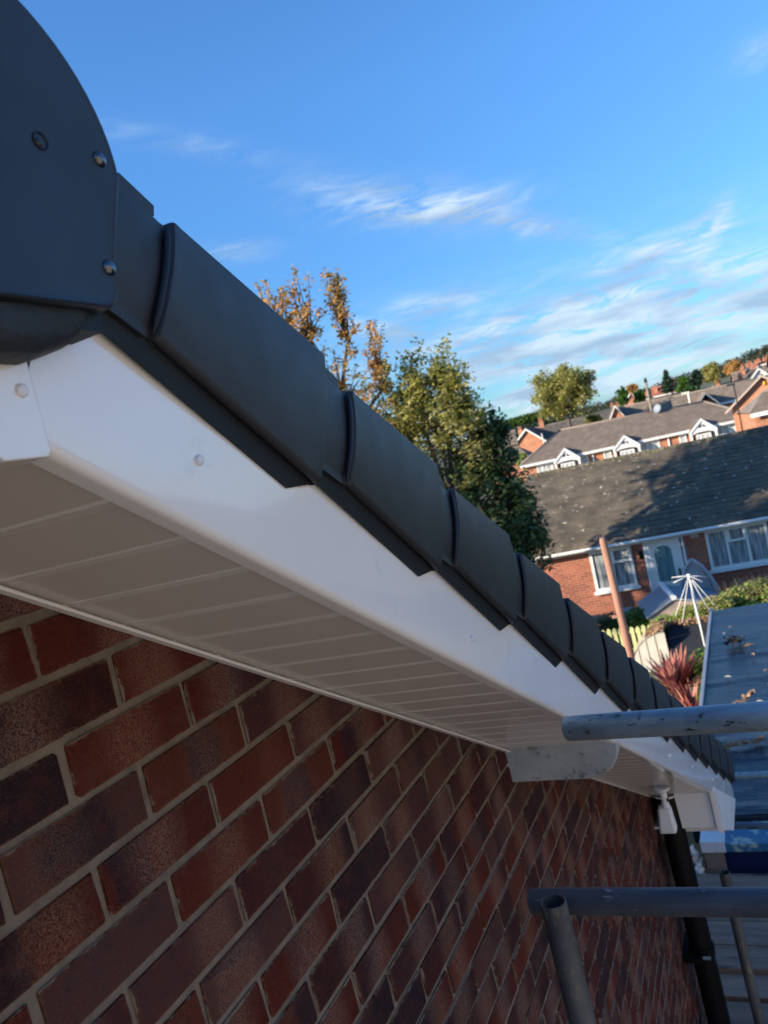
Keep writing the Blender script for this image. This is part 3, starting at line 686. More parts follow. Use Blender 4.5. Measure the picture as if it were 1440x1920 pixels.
# low deck of boards
DZ = -3.4+EYE
edges = [(5.70, 5.445), (5.44, 5.16), (5.155, 4.925), (4.915, 4.70), (4.695, 4.50), (4.42, 4.20), (4.195, 3.97), (3.965, 3.74), (3.735, 3.51)]
deck = thing('scaffold_deck', (.5, 4.6, DZ-.04), 'grey weathered wooden scaffold boards laid side by side low down by the brick corner', 'scaffold deck')
for i, (y1, y0) in enumerate(edges):
    dz = -.03 if i == 4 else U(-.003, .003)
    MB().bb((-1.35+U(-.1, .05), y0, DZ-.038+dz), (2.3, y1, DZ+dz)).build('board', M_board, deck, bevel=.003)
MB().bb((-1.3, 3.5, DZ-.10), (2.25, 5.68, DZ-.075)).build('gap_shade_sheet', M_felt, deck)  # black sheet added below so the gaps between boards look shaded
for x in (-1.0, 1.6): MB().tube((x, 3.4, DZ-.13), (x, 5.9, DZ-.13), .024, n=16).build('transom', M_galv, deck, smooth=40)
# odds and ends stacked at the far edge of the deck
tk = thing('timber_block', (-.815, 5.85, DZ), 'short upright timber block under the white slab beyond the planks', 'timber'); 
MB().bb((-.885, 5.80, DZ-.3), (-.75, 5.93, EYE-3.292)).build('block', M_timber, tk, bevel=.003)
tag(MB().bb((-.895, 5.785, EYE-3.290), (-.728, 5.95, EYE-3.205)).build('white_slab', M_wplas, None, bevel=.004), 'small white slab resting on the timber block beyond the planks', 'slab')
bc = thing('blue_crate', (0, 5.95, DZ-.2), 'deep blue plastic crate with a paler mottled blue rim at the right edge', 'crate')
MB().bb((-.765, 5.82, DZ-.3), (.5, 6.10, EYE-3.296)).build('crate_body', M_blue, bc, bevel=.006)
MB().bb((-.73, 5.80, EYE-3.294), (.52, 6.12, EYE-3.232)).build('crate_rim', M_bluepale, bc, bevel=.004)
pb = MB()
for i in range(26):
    c = Vector((-.945+U(-.02, .02), 5.80+U(-.05, .05), EYE-3.36+U(-.09, .09))); pb.quad(c, (U(-.02, .02), U(-.01, .01), U(.01, .03)), (U(.005, .02), U(-.02, .02), U(-.02, .02)))
tag(pb.build('plastic_bag', M_wplas, None, fix=False), 'crumpled white plastic scrap wedged beside the black pipe and the timber block', 'plastic bag')

# ================================================================== GARAGE FLAT ROOF
RZ = -3.2+EYE
gar = thing('flat_roof_garage', (.8, 9, 0), 'garage with a flat roof of glossy blue black membrane, at the right edge', 'garage')
gm = MB(); rows = []
y_a, y_b, x_a, x_b = 6.15, 12.30, -.95, 3.0
NX, NY = 60, 110
rnd2 = random.Random(5)
wr = [(rnd2.uniform(y_a, y_b), rnd2.uniform(-.12, .12), rnd2.uniform(.04, .11), rnd2.uniform(.007, .018)) for _ in range(13)]
def rz(x, y):
    z = .012*sin(x*2.1+y*1.3)*sin(y*.9)+.006*sin(y*5+x*1.7)
    for yy, sl, w, h in wr: z += h*math.exp(-((y-yy-sl*(x-.5)-.05*sin(x*3+yy))/w)**2)
    return z
for j in range(NY+1):
    y = y_a+(y_b-y_a)*j/NY; rows.append([Vector((x_a+(x_b-x_a)*i/NX, y+.06*(x_a+(x_b-x_a)*i/NX+.95), RZ+rz(x_a+(x_b-x_a)*i/NX, y))) for i in range(NX+1)])
gm.grid(rows).build('roof_membrane', M_membrane, gar, smooth=True)
MB().bb((x_a-.03, y_a-.03, RZ-.20), (x_b, y_a-.004, RZ+.0)).build('front_edge_trim', M_felt, gar, bevel=.004)
sdt = MB(); sdt.bb((x_a-.045, y_a, RZ-.16), (x_a-.004, y_b+.0, RZ+.035)).build('side_edge_trim', M_greyroof, gar, bevel=.006)
MB().bb((x_a, y_a, 0), (x_b, y_b-.02, RZ-.06)).build('garage_wall', M_fb, gar)
def leaf(c, s, mat, label):
    b = MB(); rows = []
    a = U(0, 6.3); dx, dy = Vector((cos(a), sin(a), 0)), Vector((-sin(a), cos(a), 0))
    pr = [(0, .0), (.25, .30), (.5, .42), (.75, .28), (1, 0)]
    rows = [[Vector(c)+dx*(u-.5)*s*1.6-dy*w*s+Vector((0, 0, .25*s*abs(w)*2+.01)), Vector(c)+dx*(u-.5)*s*1.6+Vector((0, 0, .006+.1*s*sin(u*3))), Vector(c)+dx*(u-.5)*s*1.6+dy*w*s+Vector((0, 0, .3*s*abs(w)*2+.01))] for u, w in pr]
    b.grid(rows); return tag(b.build('fallen_leaf', mat, None, fix=False), label, 'leaf', 'fallen leaves on the flat roof')
def onroof(px_y, x, y): return (x, y, RZ+rz(x, y)+.02)
LEAVES = ((-.33, 9.3, .05, 'small curled leaf right of the middle of the flat roof'), (-.45, 9.9, .05, 'curled leaf just below the dark clump on the flat roof'), (-.20, 9.6, .045, 'curled leaf near the right edge, level with the middle of the flat roof'),
 (-.30, 8.9, .04, 'tiny curled leaf a little above the diagonal dead spray'), (-.42, 8.4, .05, 'curled leaf touching the upper end of the diagonal dead spray'), (-.15, 9.2, .05, 'pale leaf at the right edge halfway down the flat roof'),
 (-.55, 10.6, .05, 'curled leaf just above the dark clump on the flat roof'), (-.7, 11.2, .05, 'leaf nearest the far left corner of the flat roof'), (-.78, 10.9, .04, 'tiny leaf by the left edge trim near the far end of the flat roof'),
 (-.12, 11.0, .055, 'leaf near the far right of the flat roof below the dry border'), (-.72, 9.2, .05, 'lone leaf near the left edge trim halfway down the flat roof'), (-.22, 7.9, .04, 'small leaf between the two dead sprays at the right'))
for x, y, s_l, lb in LEAVES: leaf(onroof(0, x, y), s_l, M_dry if R() < .7 else M_poly, lb)
leaf(onroof(0, -.48, 10.25), .10, M_dry, 'largest pale brown curled leaf beside the dark clump on the flat roof')
dm = MB()
for i in range(60):
    c = Vector((-.62+random.gauss(0, .055), 10.4+random.gauss(0, .09), RZ+.05+U(0, .05))); dm.quad(c, (U(-.03, .03), U(-.03, .03), U(-.015, .015)), (U(-.02, .02), U(-.03, .03), U(-.02, .02)))
tag(dm.build('moss_clump', M_felt, None, fix=False), 'dark clump of moss and debris on the flat roof near its far end', 'moss clump')
def spray(name, p0, p1, nl, sz, label, mat=M_dry):
    p0, p1 = Vector(p0), Vector(p1); t = thing(name, p0, label, 'twig')
    MB().tube(p0, p1, .006, .003, 6).build('stem', M_bark, t)
    b = MB(); d = (p1-p0)
    for i in range(nl):
        c = p0+d*(.1+.9*i/nl)+Vector((U(-.03, .03), U(-.02, .02), U(0, .02)))
        a = Vector((U(-1, 1), U(-1, 1), U(-.4, .4))).normalized(); q = a.cross(Vector((U(-1, 1), U(-1, 1), 1))).normalized()
        b.quad(c, a*sz, q*sz*.5)
    b.build('dead_leaves', mat, t, fix=False)
spray('dead_spray', (-.72, 8.05, RZ+.05), (-.46, 8.55, RZ+.07), 34, .03, 'dead brown leafy spray lying diagonally on the flat roof')
spray('dead_spray', (-.86, 7.25, RZ+.05), (-.40, 7.40, RZ+.05), 40, .028, 'long dead brown spray lying level across the near end of the flat roof')

# ================================================================== GROUND AND FAR LANDSCAPE FRAME
_B = Matrix(((0.9996334401545139, -0.00011206471042611488, 0.0270734697878292), (3.476039576478795e-05, 0.9999959215712738, 0.002855806809566916), (-0.02707367940577545, -0.0028538189009395115, 0.9996293671161897)))
E_ = Vector((0, 0, EYE))
def BG(x, y, z): return _B @ Vector((x, y, z))+E_             # street falls gently sideways: everything beyond the gardens shares it
def sm(a, b, x): t = max(0, min(1, (x-a)/(b-a))); return t*t*(3-2*t)
def terr(x, y):   # height relative to eye in the street frame
    d = math.hypot(x, y); z = -5.8
    z += sm(150, 620, d)*(10.0+5.0*sm(-.25, .1, x/max(d, 1))+3.0*sin(x*.012+1)+2*sin(y*.009))
    return z
gr = MB(); rows = []
rad = [0, 3, 6, 10, 15, 20, 26, 34, 45, 60, 80, 110, 150, 200, 260, 330, 420, 520, 640, 800, 1100, 1600, 2600]
for d in rad:
    row = []
    for i in range(73):
        a = 2*pi*i/72; x, y = d*sin(a), d*cos(a); z = terr(x, y)
        P = Vector((x, y, z))+E_; Q = BG(x, y, z); f = sm(10, 26, d) if y > 0 else 0
        row.append(P.lerp(Q, f))
    rows.append(row)
g = gr.grid(rows).build('ground', M_grass, None, smooth=True, origin=(0, 0, 0)); g['kind'] = 'structure'; g['label'] = 'gardens and open ground of the estate'

# ------------------------------------------------------------------ generic foliage
def blob_leaves(b, centres, n, size, flat=.5):
    for i in range(n):
        c, r = centres[int(R()*len(centres))]
        v = Vector((random.gauss(0, 1), random.gauss(0, 1), random.gauss(0, 1))).normalized()*(R()**.45)
        p = Vector((c[0]+v.x*r[0], c[1]+v.y*r[1], c[2]+v.z*r[2]))
        a = Vector((U(-1, 1), U(-1, 1), U(-flat, flat))).normalized(); q = a.cross(Vector((U(-.6, .6), U(-.6, .6), 1))).normalized()
        s = size*U(.6, 1.4); b.quad(p, a*s, q*s*.55)
def tree(name, base, top_r, H, crown, nleaf, lsize, mat, label, cat='tree', group=None, ntwig=60, tw=.02, trunk_r=.12, shoot=0):
    """crown: ellipsoids (centre, radii) in world coordinates; the foliage is many small sprays along twigs"""
    t = thing(name, base, label, cat, group)
    tr = MB(); bx, by, bz = base
    cen = Vector((0, 0, 0))
    for c, r in crown: cen += Vector(c)
    cen /= len(crown)
    fork = Vector((bx, by, bz)).lerp(cen, .55); fork.z = min(c[2]-r[2]*.7 for c, r in crown)+.3*(cen.z-min(c[2]-r[2] for c, r in crown))
    tr.tube(base, fork, trunk_r, trunk_r*.6, 9, False)
    tips = []
    for c, r in crown:
        c = Vector(c); tr.tube(fork, c, trunk_r*.5, trunk_r*.22, 7, False)
        for i in range(max(3, ntwig//len(crown))):
            v = Vector((random.gauss(0, 1), random.gauss(0, 1), random.gauss(0, 1)+.35)).normalized()*(R()**.35)
            if shoot and R() < shoot: v = Vector((random.gauss(0, .55), random.gauss(0, .55), U(.0, 1.5)))
            tip = c+Vector((v.x*r[0], v.y*r[1], v.z*r[2])); m = c.lerp(tip, .5)+Vector((U(-.1, .1), U(-.1, .1), .06*r[2]))
            tr.tube(c, m, trunk_r*.2, tw*.7, 5, False); tr.tube(m, tip, tw*.7, tw*.25, 4, False); tips.append((m, tip))
    tr.build('trunk', M_bark, t, smooth=True)
    lf = MB()
    per = max(1, nleaf//len(tips))
    for m, tip in tips:
        L = (tip-m).length
        for i in range(per):
            f = R()**.6; p = m.lerp(tip, f*1.08)+Vector((random.gauss(0, 1), random.gauss(0, 1), random.gauss(0, 1)))*(top_r*(1.15-.5*f))
            a = Vector((U(-1, 1), U(-1, 1), U(-.6, .6))).normalized(); q = a.cross(Vector((U(-.8, .8), U(-.8, .8), 1))).normalized()
            s = lsize*U(.55, 1.35); lf.quad(p, a*s, q*s*.6)
    lf.build('crown', mat, t, fix=False)
    return t
e = EYE
# near trees beyond the roof edge
KT = 19/15
def far_(cr): return [((c[0]*KT, c[1]*KT, e+(c[2]-e)*KT), tuple(q*KT for q in r)) for c, r in cr]
orange = [((-6.95, 13.5, e+2.7), (.42, .35, .95)), ((-6.35, 13.8, e+2.55), (.28, .28, .95)), ((-7.45, 13.3, e+2.9), (.38, .3, .75)), ((-6.7, 13.65, e+1.4), (.65, .5, .8)), ((-5.95, 13.95, e+1.5), (.33, .33, .85)), ((-6.3, 13.8, e+.3), (.7, .6, .9)), ((-8.3, 12.9, e+2.0), (.9, .7, 1.2)), ((-7.6, 13.2, e+1.2), (.9, .8, 1.2)), ((-9.2, 12.3, e+1.8), (.9, .8, 1.3))]
tree('orange_tree', (-8.9, 17.1, 0),   .075, 0, far_(orange), 8500, .042, M_orange, 'tall sparse tree with orange autumn leaves and bare shoots behind the black verge caps', trunk_r=.14, ntwig=300, tw=.018, shoot=.75)
olive = [((-5.15, 14.2, e+.25), (.9, .8, .95)), ((-5.75, 14.05, e+.55), (.55, .6, .95)), ((-4.62, 14.5, e+.35), (.5, .5, .85)), ((-5.2, 14.3, e-1.2), (1.1, .9, 1.2)), ((-4.9, 14.4, e+1.15), (.4, .35, .70)), ((-5.45, 14.2, e+1.05), (.4, .35, .65)), ((-5.9, 14.0, e-.6), (.7, .7, 1.0))]
tree('olive_tree', (-6.7, 18.1, 0), .13, 0, far_(olive), 15500, .044, M_olive, 'bushy olive tree with yellowing leaves between the orange tree and the dark green tree', trunk_r=.16, ntwig=330, tw=.016, shoot=.3)
dark = [((-4.35, 14.8, e-.2), (.36, .5, .85)), ((-4.2, 14.8, e-1.3), (.55, .6, .8)), ((-4.15, 14.7, e-2.1), (.5, .6, .8)), ((-4.6, 14.6, e-2.4), (.8, .7, 1.2)), ((-4.85, 14.55, e-.9), (.75, .6, 1.0)), ((-4.3, 14.5, e-3.4), (.7, .7, .9))]
tree('dark_green_tree', (-5.4, 18.6, 0), .14, 0, far_(dark), 14500, .052, M_dark, 'dark green tree with a few orange leaves overlapping the left end of the bungalow roof', trunk_r=.13, ntwig=200, tw=.014)
tall = [((-15.6, 3.4, e+7.2), (1.7, 1.7, 2.1)), ((-17.4, 3.0, e+6.7), (1.6, 1.6, 1.7)), ((-14.0, 2.6, e+8.2), (1.7, 1.6, 2.2)), ((-13.0, 1.6, e+7.6), (1.6, 1.6, 2.6)), ((-18.9, 3.2, e+5.4), (1.5, 1.5, 1.5)), ((-20.8, 3.0, e+4.3), (1.5, 1.4, 1.4)), ((-17.0, 2.0, e+5.4), (1.5, 1.4, 1.4)), ((-12.2, .6, e+8.4), (1.6, 1.6, 2.4))]
tree('tall_tree', (-15.0, 2.6, 0), .30, 0, tall, 20000, .12, M_olive, 'tall leafy tree off to the left whose shadow dapples the bungalow roof', trunk_r=.25, ntwig=300, tw=.02)

# ================================================================== NEAR BUNGALOW ACROSS THE GARDENS
AZ = radians(81); UU = Vector((sin(AZ), cos(AZ), 0)); NN = Vector((-UU.y, UU.x, 0)); NF = Vector((-3.738, 22.187, 0)).dot(NN)
def F1(u, v, z): q = UU*u+NN*(NF+v); return BG(q.x, q.y, z)
UL, UR = -2.55, 9.5
EV, RG, GZ = -3.50, -1.50, -5.8
bun = thing('bungalow', F1(3, 4, GZ), 'red brick bungalow with a dark lichen-spotted tiled roof and white windows, nearest beyond the gardens', 'bungalow')
MB().bb((UL+.15, 0, GZ-.4), (UR, .28, EV+.06), F1).build('front_wall', M_fb, bun)
MB().prism([(0.28, GZ-.4), (7.2, GZ-.4), (7.2, EV), (3.6, RG-.06), (.28, EV+.10)], UL+.15, UL+.40, lambda v, z, u: F1(u, v, z)).build('side_wall', M_fb, bun)
rt = MB(); pitch = math.atan2(RG-EV, 3.85); Ls = math.hypot(RG-EV, 3.85); nr = 20
MB().prism([(-.30, EV-.02), (3.6, RG-.05), (7.5, EV-.02), (7.5, EV-.06), (3.6, RG-.12), (-.30, EV-.06)], UL, UR, lambda v, z, u: F1(u, v, z)).build('roof', M_felt, bun)
rr_ = random.Random(3)
for i in range(nr):
    for j in range(int((UR-UL)/.235)+1):
        u0 = UL+.235*j-(.1175 if i % 2 else 0); u1 = min(u0+.2335, UR); u0 = max(u0, UL)
        if u1-u0 < .05: continue
        a0, a1 = i/nr, (i+1)/nr+.015; lift = .055+rr_.uniform(-.006, .008)
        def P(u, a, h): return F1(u, -.30+3.9*a, EV-.02+(RG+.02-EV)*a+h)
        rt.hexa([P(u0, a0, 0), P(u1, a0, 0), P(u1, a1, 0), P(u0, a1, 0), P(u0, a0, lift), P(u1, a0, lift), P(u1, a1, .016), P(u0, a1, .016)])
rt.build('roof_tiles', M_slate, bun, fix=False, kind='stuff')
# ridge with moss
rg = MB(); m = MB()
for j in range(int((UR-UL)/.42)):
    u = UL+.42*j; rg.tube(F1(u+.006, 3.6, RG-.03), F1(u+.41, 3.6, RG-.03+rr_.uniform(-.01, .01)), .105, n=12)
    for q in range(16):
        c = F1(u+U(0, .42), 3.6+U(-.15, -.04), RG+U(-.06, .05)); m.quad(c, (U(.01, .03), 0, U(-.01, .01)), (0, U(-.02, .02), U(.01, .03)))
rg.build('ridge_tiles', M_slate, bun, smooth=50, kind='stuff'); m.build('ridge_moss', M_moss, bun, fix=False, kind='stuff')
MB().bb((UL, -.34, EV-.13), (UR, -.315, EV-.03), F1).bb((UL, -.31, EV-.16), (UR, .02, EV-.145), F1).build('fascia_board', M_wpaint, bun)
gt = MB(); rows = []
for i in range(31):
    u = UL+.02+(UR-UL-.04)*i/30; rows.append([F1(u, -.40+.055*cos(a), EV-.055+.055*sin(a)) for a in [pi+pi*k/8 for k in range(9)]])
gt.grid(rows).build('gutter', M_wpaint, bun, smooth=True)
MB().tube(F1(1.53, -.02, EV-.12), F1(1.53, -.05, GZ), .035, n=10).build('downpipe', M_wpaint, bun, smooth=True)
MB().bb((UL-.02, -.36, EV-.14), (UL+.02, -.30, EV+.02), F1).build('verge_end', M_wpaint, bun)
window(0, F1, -.95, .18, -4.84, -3.70, (.5,), bun, top=1)
window(0, F1, 2.12, 3.66, -4.76, -3.68, (.33, .66), bun, top=1)
window(0, F1, 6.2, 7.8, -4.76, -3.68, (.33, .66), bun, top=0)
# door with tall glazed panel and side frame
dr = MB().bb((.55, -.04, -5.62), (1.40, .06, -3.66), F1).build('door', M_wpaint, bun, bevel=.01)
MB().bb((.49, -.06, -5.62), (.56, .08, -3.60), F1).bb((1.39, -.06, -5.62), (1.46, .08, -3.60), F1).bb((.49, -.06, -3.665), (1.46, .08, -3.60), F1).build('door_frame', M_wpaint, dr)
gp = MB(); pr = [(.76, -4.85), (1.20, -4.85), (1.20, -4.02)]+[(.98+.22*cos(a), -4.02+.16*sin(a)) for a in [pi*k/8 for k in range(1, 8)]]+[(.76, -4.02)]
gp.prism(pr, -.055, -.035, lambda u, z, v: F1(u, v, z)).build('glazed_panel', M_teal, dr)
MB().bb((1.30, -.09, -4.75), (1.34, -.035, -4.55), F1).build('handle', M_pipe, dr)
MB().bb((1.76, -.05, -3.80), (1.96, .0, -3.71), F1).build('air_vent', M_poly, bun)
lt_ = MB().bb((.36, -.10, -4.12), (.46, 0, -3.90), F1).build('wall_lamp', M_pipe, bun, bevel=.02)
# low brick plinth course of soldier bricks beneath the wide window
for i in range(18): MB().bb((2.15+.085*i, -.02, -5.05), (2.15+.085*i+.075, .01, -4.86), F1).build('soldier_brick', M_fb, bun)

# ================================================================== LONG TERRACE WITH PORCHES
AZ2 = radians(76); U2 = Vector((sin(AZ2), cos(AZ2), 0)); N2 = Vector((-U2.y, U2.x, 0)); NF2 = 74.476
def F2(u, v, z): q = U2*u+N2*(NF2+v); return BG(q.x, q.y, z)
ter = thing('terrace_bungalows', F2(9, 4, -5.8), 'long row of orange brick bungalows with three white gabled porches under one brown roof', 'bungalow row')
MB().bb((-.5, 0, -6.2), (18.9, .3, -3.2), F2).bb((-.5, 0.3, -6.2), (-.2, 8, -3.2), F2).bb((18.6, 0.3, -6.2), (18.9, 8, -3.2), F2).build('wall', M_fb2, ter)
def courses(F, pts4, n, h, mat, name, par, kind='stuff', cols_=1):
    """roof slope as stepped courses between eave line (a,b) and ridge line (d,c)"""
    a, b, c, d = [Vector(p) for p in pts4]; m = MB(); nrm = (b-a).cross(d-a).normalized()
    if nrm.z < 0: nrm = -nrm
    for i in range(n):
        f0, f1 = i/n, (i+1)/n
        L0, R0, L1, R1 = a.lerp(d, f0), b.lerp(c, f0), a.lerp(d, f1), b.lerp(c, f1)
        for j in range(cols_):
            g0, g1 = j/cols_, (j+1)/cols_-.02/cols_
            p, q, r, s = L0.lerp(R0, g0), L0.lerp(R0, g1), L1.lerp(R1, g1), L1.lerp(R1, g0)
            m.add([p, q, r, s, p+nrm*h, q+nrm*h, r+nrm*h*.3, s+nrm*h*.3], [(4, 5, 6, 7), (0, 1, 5, 4), (1, 2, 6, 5), (3, 0, 4, 7)])
    return m.build(name, mat, par, fix=False, kind=kind)
ev, rg_ = -3.12, -.85; ul, ur, rl, rr2 = -1.1, 19.6, 3.3, 16.6
def P2(u, v, z): return F2(u, v, z)
courses(F2, (P2(ul, -.4, ev), P2(ur, -.4, ev), P2(rr2, 4, rg_-.2), P2(rl, 4, rg_+.1)), 15, .09, M_tile2, 'roof_tiles', ter, cols_=60)
MB().add([P2(ul, -.38, ev), P2(ur, -.38, ev), P2(rr2, 4, rg_-.22), P2(rl, 4, rg_+.08), P2(ul, 8.4, ev), P2(ur, 8.4, ev)], [(0, 1, 2, 3), (4, 3, 2, 5), (0, 3, 4), (1, 5, 2), (0, 4, 5, 1)]).build('roof', M_tile2, ter)
for a, b in (((ul, -.4, ev), (rl, 4, rg_+.1)), ((rl, 4, rg_+.1), (rr2, 4, rg_-.2)), ((rr2, 4, rg_-.2), (ur, -.4, ev))):
    MB().tube(P2(*a)+Vector((0, 0, .06)), P2(*b)+Vector((0, 0, .06)), .11, n=8).build('ridge_tiles', M_tile2, ter, smooth=True)
MB().bb((ul, -.46, ev-.20), (ur, -.40, ev+.02), F2).bb((ul, -.40, ev-.20), (ur, .0, ev-.17), F2).build('fascia_board', M_wpaint, ter)
for u in (5.5, 12.2): MB().tube(F2(u, -.08, ev-.1), F2(u, -.08, -5.8), .07, n=8).build('downpipe', M_wpaint, ter, smooth=True)
for u0, u1, dv_ in ((.35, 1.85, (.33, .66)), (4.42, 5.05, ()), (6.45, 7.15, ()), (9.75, 11.4, (.33, .66)), (13.1, 13.75, ()), (16.25, 18.0, (.33, .66))):
    window(0, F2, u0, u1, -4.55, -3.38, dv_, ter, curtain=M_pale_net, top=0 if not dv_ else 1, fw=.13)
for uc in (3.12, 8.42, 15.02):
    hw = 1.06; p = sub('porch', ter, F2(uc, -.8, -5.8))
    top_ = -2.30; el = -3.32
    for s_ in (-1, 1):
        MB().prism([(0, top_), (s_*hw*1.12, el-.06), (s_*hw*1.12, el-.26), (0, top_-.24)], -1.02, -.95, lambda u, z, v: F2(uc+u, v, z)).build('porch_bargeboard', M_wpaint, p)
        MB().prism([(0, top_+.02), (s_*hw*1.15, el-.08), (s_*hw*1.15, el-.16), (0, top_-.06)], -.945, 2.2, lambda u, z, v: F2(uc+u, v, z+.02)).build('porch_roof', M_tile3, p)
        MB().bb((uc+s_*hw-.09, -1.0, -5.8), (uc+s_*hw+.09, -.84, el-.2), F2).build('porch_post', M_wpaint, p)
        MB().prism([(s_*.06, -3.08), (s_*.36, -3.08), (s_*.06, -2.80)], -.945, -.925, lambda u, z, v: F2(uc+u, v, z)).build('truss_opening', M_pipe, p)
    MB().prism([(-hw, el-.16), (hw, el-.16), (0, top_-.20)], -.92, -.86, lambda u, z, v: F2(uc+u, v, z)).build('gable_board', M_wpaint, p)
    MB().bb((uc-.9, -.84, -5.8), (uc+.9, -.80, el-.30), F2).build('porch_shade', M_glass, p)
    ar = MB(); ar.grid([[F2(uc+hw*cos(a), -.93, -3.78+.32*sin(a)) for a in [pi*k/10 for k in range(11)]], [F2(uc+hw*cos(a), -.93, -3.46+.0*sin(a)) for a in [pi*k/10 for k in range(11)]]]); ar.build('porch_arch', M_wpaint, p, fix=False)
    window(0, F2, uc-.62, uc+.62, -5.6, -3.66, (.33, .66), ter, v=-.90, curtain=M_pale_net, fw=.11)

# ================================================================== OTHER HOUSES
def frame(px_, py_, pz_, az):
    a = radians(az); u = Vector((sin(a), cos(a), 0)); n = Vector((-u.y, u.x, 0))
    return lambda U_, V_, Z_: (lambda q: BG(q.x, q.y, pz_+Z_))(Vector((px_, py_, 0))+u*U_+n*V_)
def gable_house(name, F, w, L, h, rise, label, cat='house', brick=M_fb2, tile=M_tile3, barge=M_wpaint, group=None, bw=.28, ncol=14, nrow=9, chim=(), windows=(), ground=-1):
    """gable end faces the viewer at v=0, ridge runs back to v=L; z 0 is the eave, ridge at +rise; walls go h below"""
    t = thing(name, F(0, L/2, -h), label, cat, group)
    MB().prism([(-w/2, -h), (w/2, -h), (w/2, 0), (0, rise-.05), (-w/2, 0)], 0, L, lambda u, z, v: F(u, v, z)).build('wall', brick, t)
    o = .45
    for s_ in (-1, 1):
        k = rise/(w/2)
        courses(F, (F(s_*(w/2+o), -.35, -o*k+.05), F(s_*(w/2+o), L+.3, -o*k+.05), F(0, L+.3, rise+.05), F(0, -.35, rise+.05)), nrow, .10, tile, 'roof_slope', t, kind='stuff', cols_=ncol)
        MB().prism([(0, rise+.12), (s_*(w/2+o), -o*k+.12), (s_*(w/2+o), -o*k+.12-bw), (0, rise+.12-bw)], -.42, -.34, lambda u, z, v: F(u, v, z)).build('bargeboard', barge, t)
    MB().tube(F(0, -.35, rise+.08), F(0, L+.3, rise+.08), .12, n=8).build('ridge_tiles', tile, t, smooth=True)
    for (u, v, hh) in chim:
        zb = rise-abs(u)*rise/(w/2)
        c = MB().bb((u-.32, v-.32, zb-.3), (u+.32, v+.32, zb+hh), F).build('chimney', brick, t)
        for s_ in (-.14, .14): MB().tube(F(u+s_, v, zb+hh), F(u+s_, v, zb+hh+.45), .11, .09, 8).build('chimney_pot', M_pots, c, smooth=True)
    for (u0, u1, z0, z1) in windows: window(0, F, u0, u1, z0, z1, (.5,), t, fw=.09)
    return t
def side_house(name, F, L, D, h, rise, label, cat='house', brick=M_fb2, tile=M_tile3, group=None, ncol=40, nrow=10, chim=(), windows=(), hip=0):
    """ridge runs across the view from u=0..L at v=D/2"""
    t = thing(name, F(L/2, D/2, -h), label, cat, group)
    if hip: MB().bb((0, 0, -h), (L, D, 0), F).build('wall', brick, t)
    else: MB().prism([(0, -h), (D, -h), (D, 0), (D/2, rise-.05), (0, 0)], 0, L, lambda v, z, u: F(u, v, z)).build('wall', brick, t)
    for s_ in (0, 1):
        v0 = -.4 if s_ == 0 else D+.4; k = rise/(D/2)*.4
        courses(F, (F(-.3, v0, -k+.05), F(L+.3, v0, -k+.05), F(L+.3-hip, D/2, rise+.05), F(-.3+hip, D/2, rise+.05)), nrow, .10, tile, 'roof_slope', t, kind='stuff', cols_=ncol)
    if hip: MB().add([F(-.3, -.4, 0), F(-.3, D+.4, 0), F(-.3+hip, D/2, rise+.03), F(L+.3, -.4, 0), F(L+.3, D+.4, 0), F(L+.3-hip, D/2, rise+.03)], [(0, 1, 2), (3, 5, 4)]).build('hip_slope', tile, t)
    MB().tube(F(-.3+hip, D/2, rise+.08), F(L+.3-hip, D/2, rise+.08), .12, n=8).build('ridge_tiles', tile, t, smooth=True)
    MB().bb((-.3, -.48, -.30), (L+.3, -.42, -.06), F).build('fascia_board', M_wpaint, t)
    for (u, v, hh) in chim:
        zb = rise-abs(v-D/2)*rise/(D/2)
        c = MB().bb((u-.35, v-.35, zb-.3), (u+.35, v+.35, zb+hh), F).build('chimney', brick, t)
        for s_ in (-.16, .16): MB().tube(F(u+s_, v, zb+hh), F(u+s_, v, zb+hh+.5), .12, .10, 8).build('chimney_pot', M_pots, c, smooth=True)
    for (u0, u1, z0, z1) in windows: window(0, F, u0, u1, z0, z1, (.5,), t, fw=.09)
    return t
# left gable, its long ridge running away to the right-back
FA = frame(-28.9, 116.6, -2.35, 84)
gable_house('gabled_house', FA, 5.6, 15, 3.6, 2.55, 'orange brick gabled house with broad white bargeboards and two chimneys, left of the terrace roof', chim=((-1.3, 3.2, 1.3),), ncol=24)
FA2 = frame(-28.2, 119.0, -2.3, 80)
side_house('dark_roofed_house', FA2, 15.5, 7, 3.6, 2.3, 'long dark tiled house roof behind the left orange gable below the hedge', tile=M_tile3, chim=((1.0, 3.5, .9),), ncol=60)
FC = frame(-26.6, 92, -3.0, 84)
side_house('small_garage', FC, 3.4, 3.6, 2.8, 1.35, 'small garage with a low brown roof in front of the left orange gable', tile=M_tile2, hip=1.6, ncol=14, nrow=6, cat='garage')
FB = frame(-31.8, 95, -2.6, 76)
side_house('brown_roofed_house', FB, 6.4, 9, 4.3, 3.0, 'brown tiled house half hidden by the dark tree at the far left', brick=M_fb, tile=M_tile2, ncol=26)
FD = frame(-14.65, 108.5, -1.35, 80)
gable_house('gabled_house', FD, 2.3, 6, 4.4, 1.95, 'small orange gable end with white bargeboards behind the middle of the terrace roof', bw=.26, ncol=12, nrow=7, chim=())
FD2 = frame(-14.0, 109.5, -1.75, 86)
side_house('long_roofed_house', FD2, 10.6, 6.5, 4.0, 1.9, 'long brown roof directly behind the terrace by the telegraph pole and white flue', tile=M_tile2, ncol=50)
FE = frame(-18.1, 158.5, 1.35, 82)
gable_house('gabled_house', FE, 2.4, 7, 7, 1.25, 'tiny distant orange gable with white bargeboards among the yellow green trees', bw=.3, ncol=8, nrow=5)
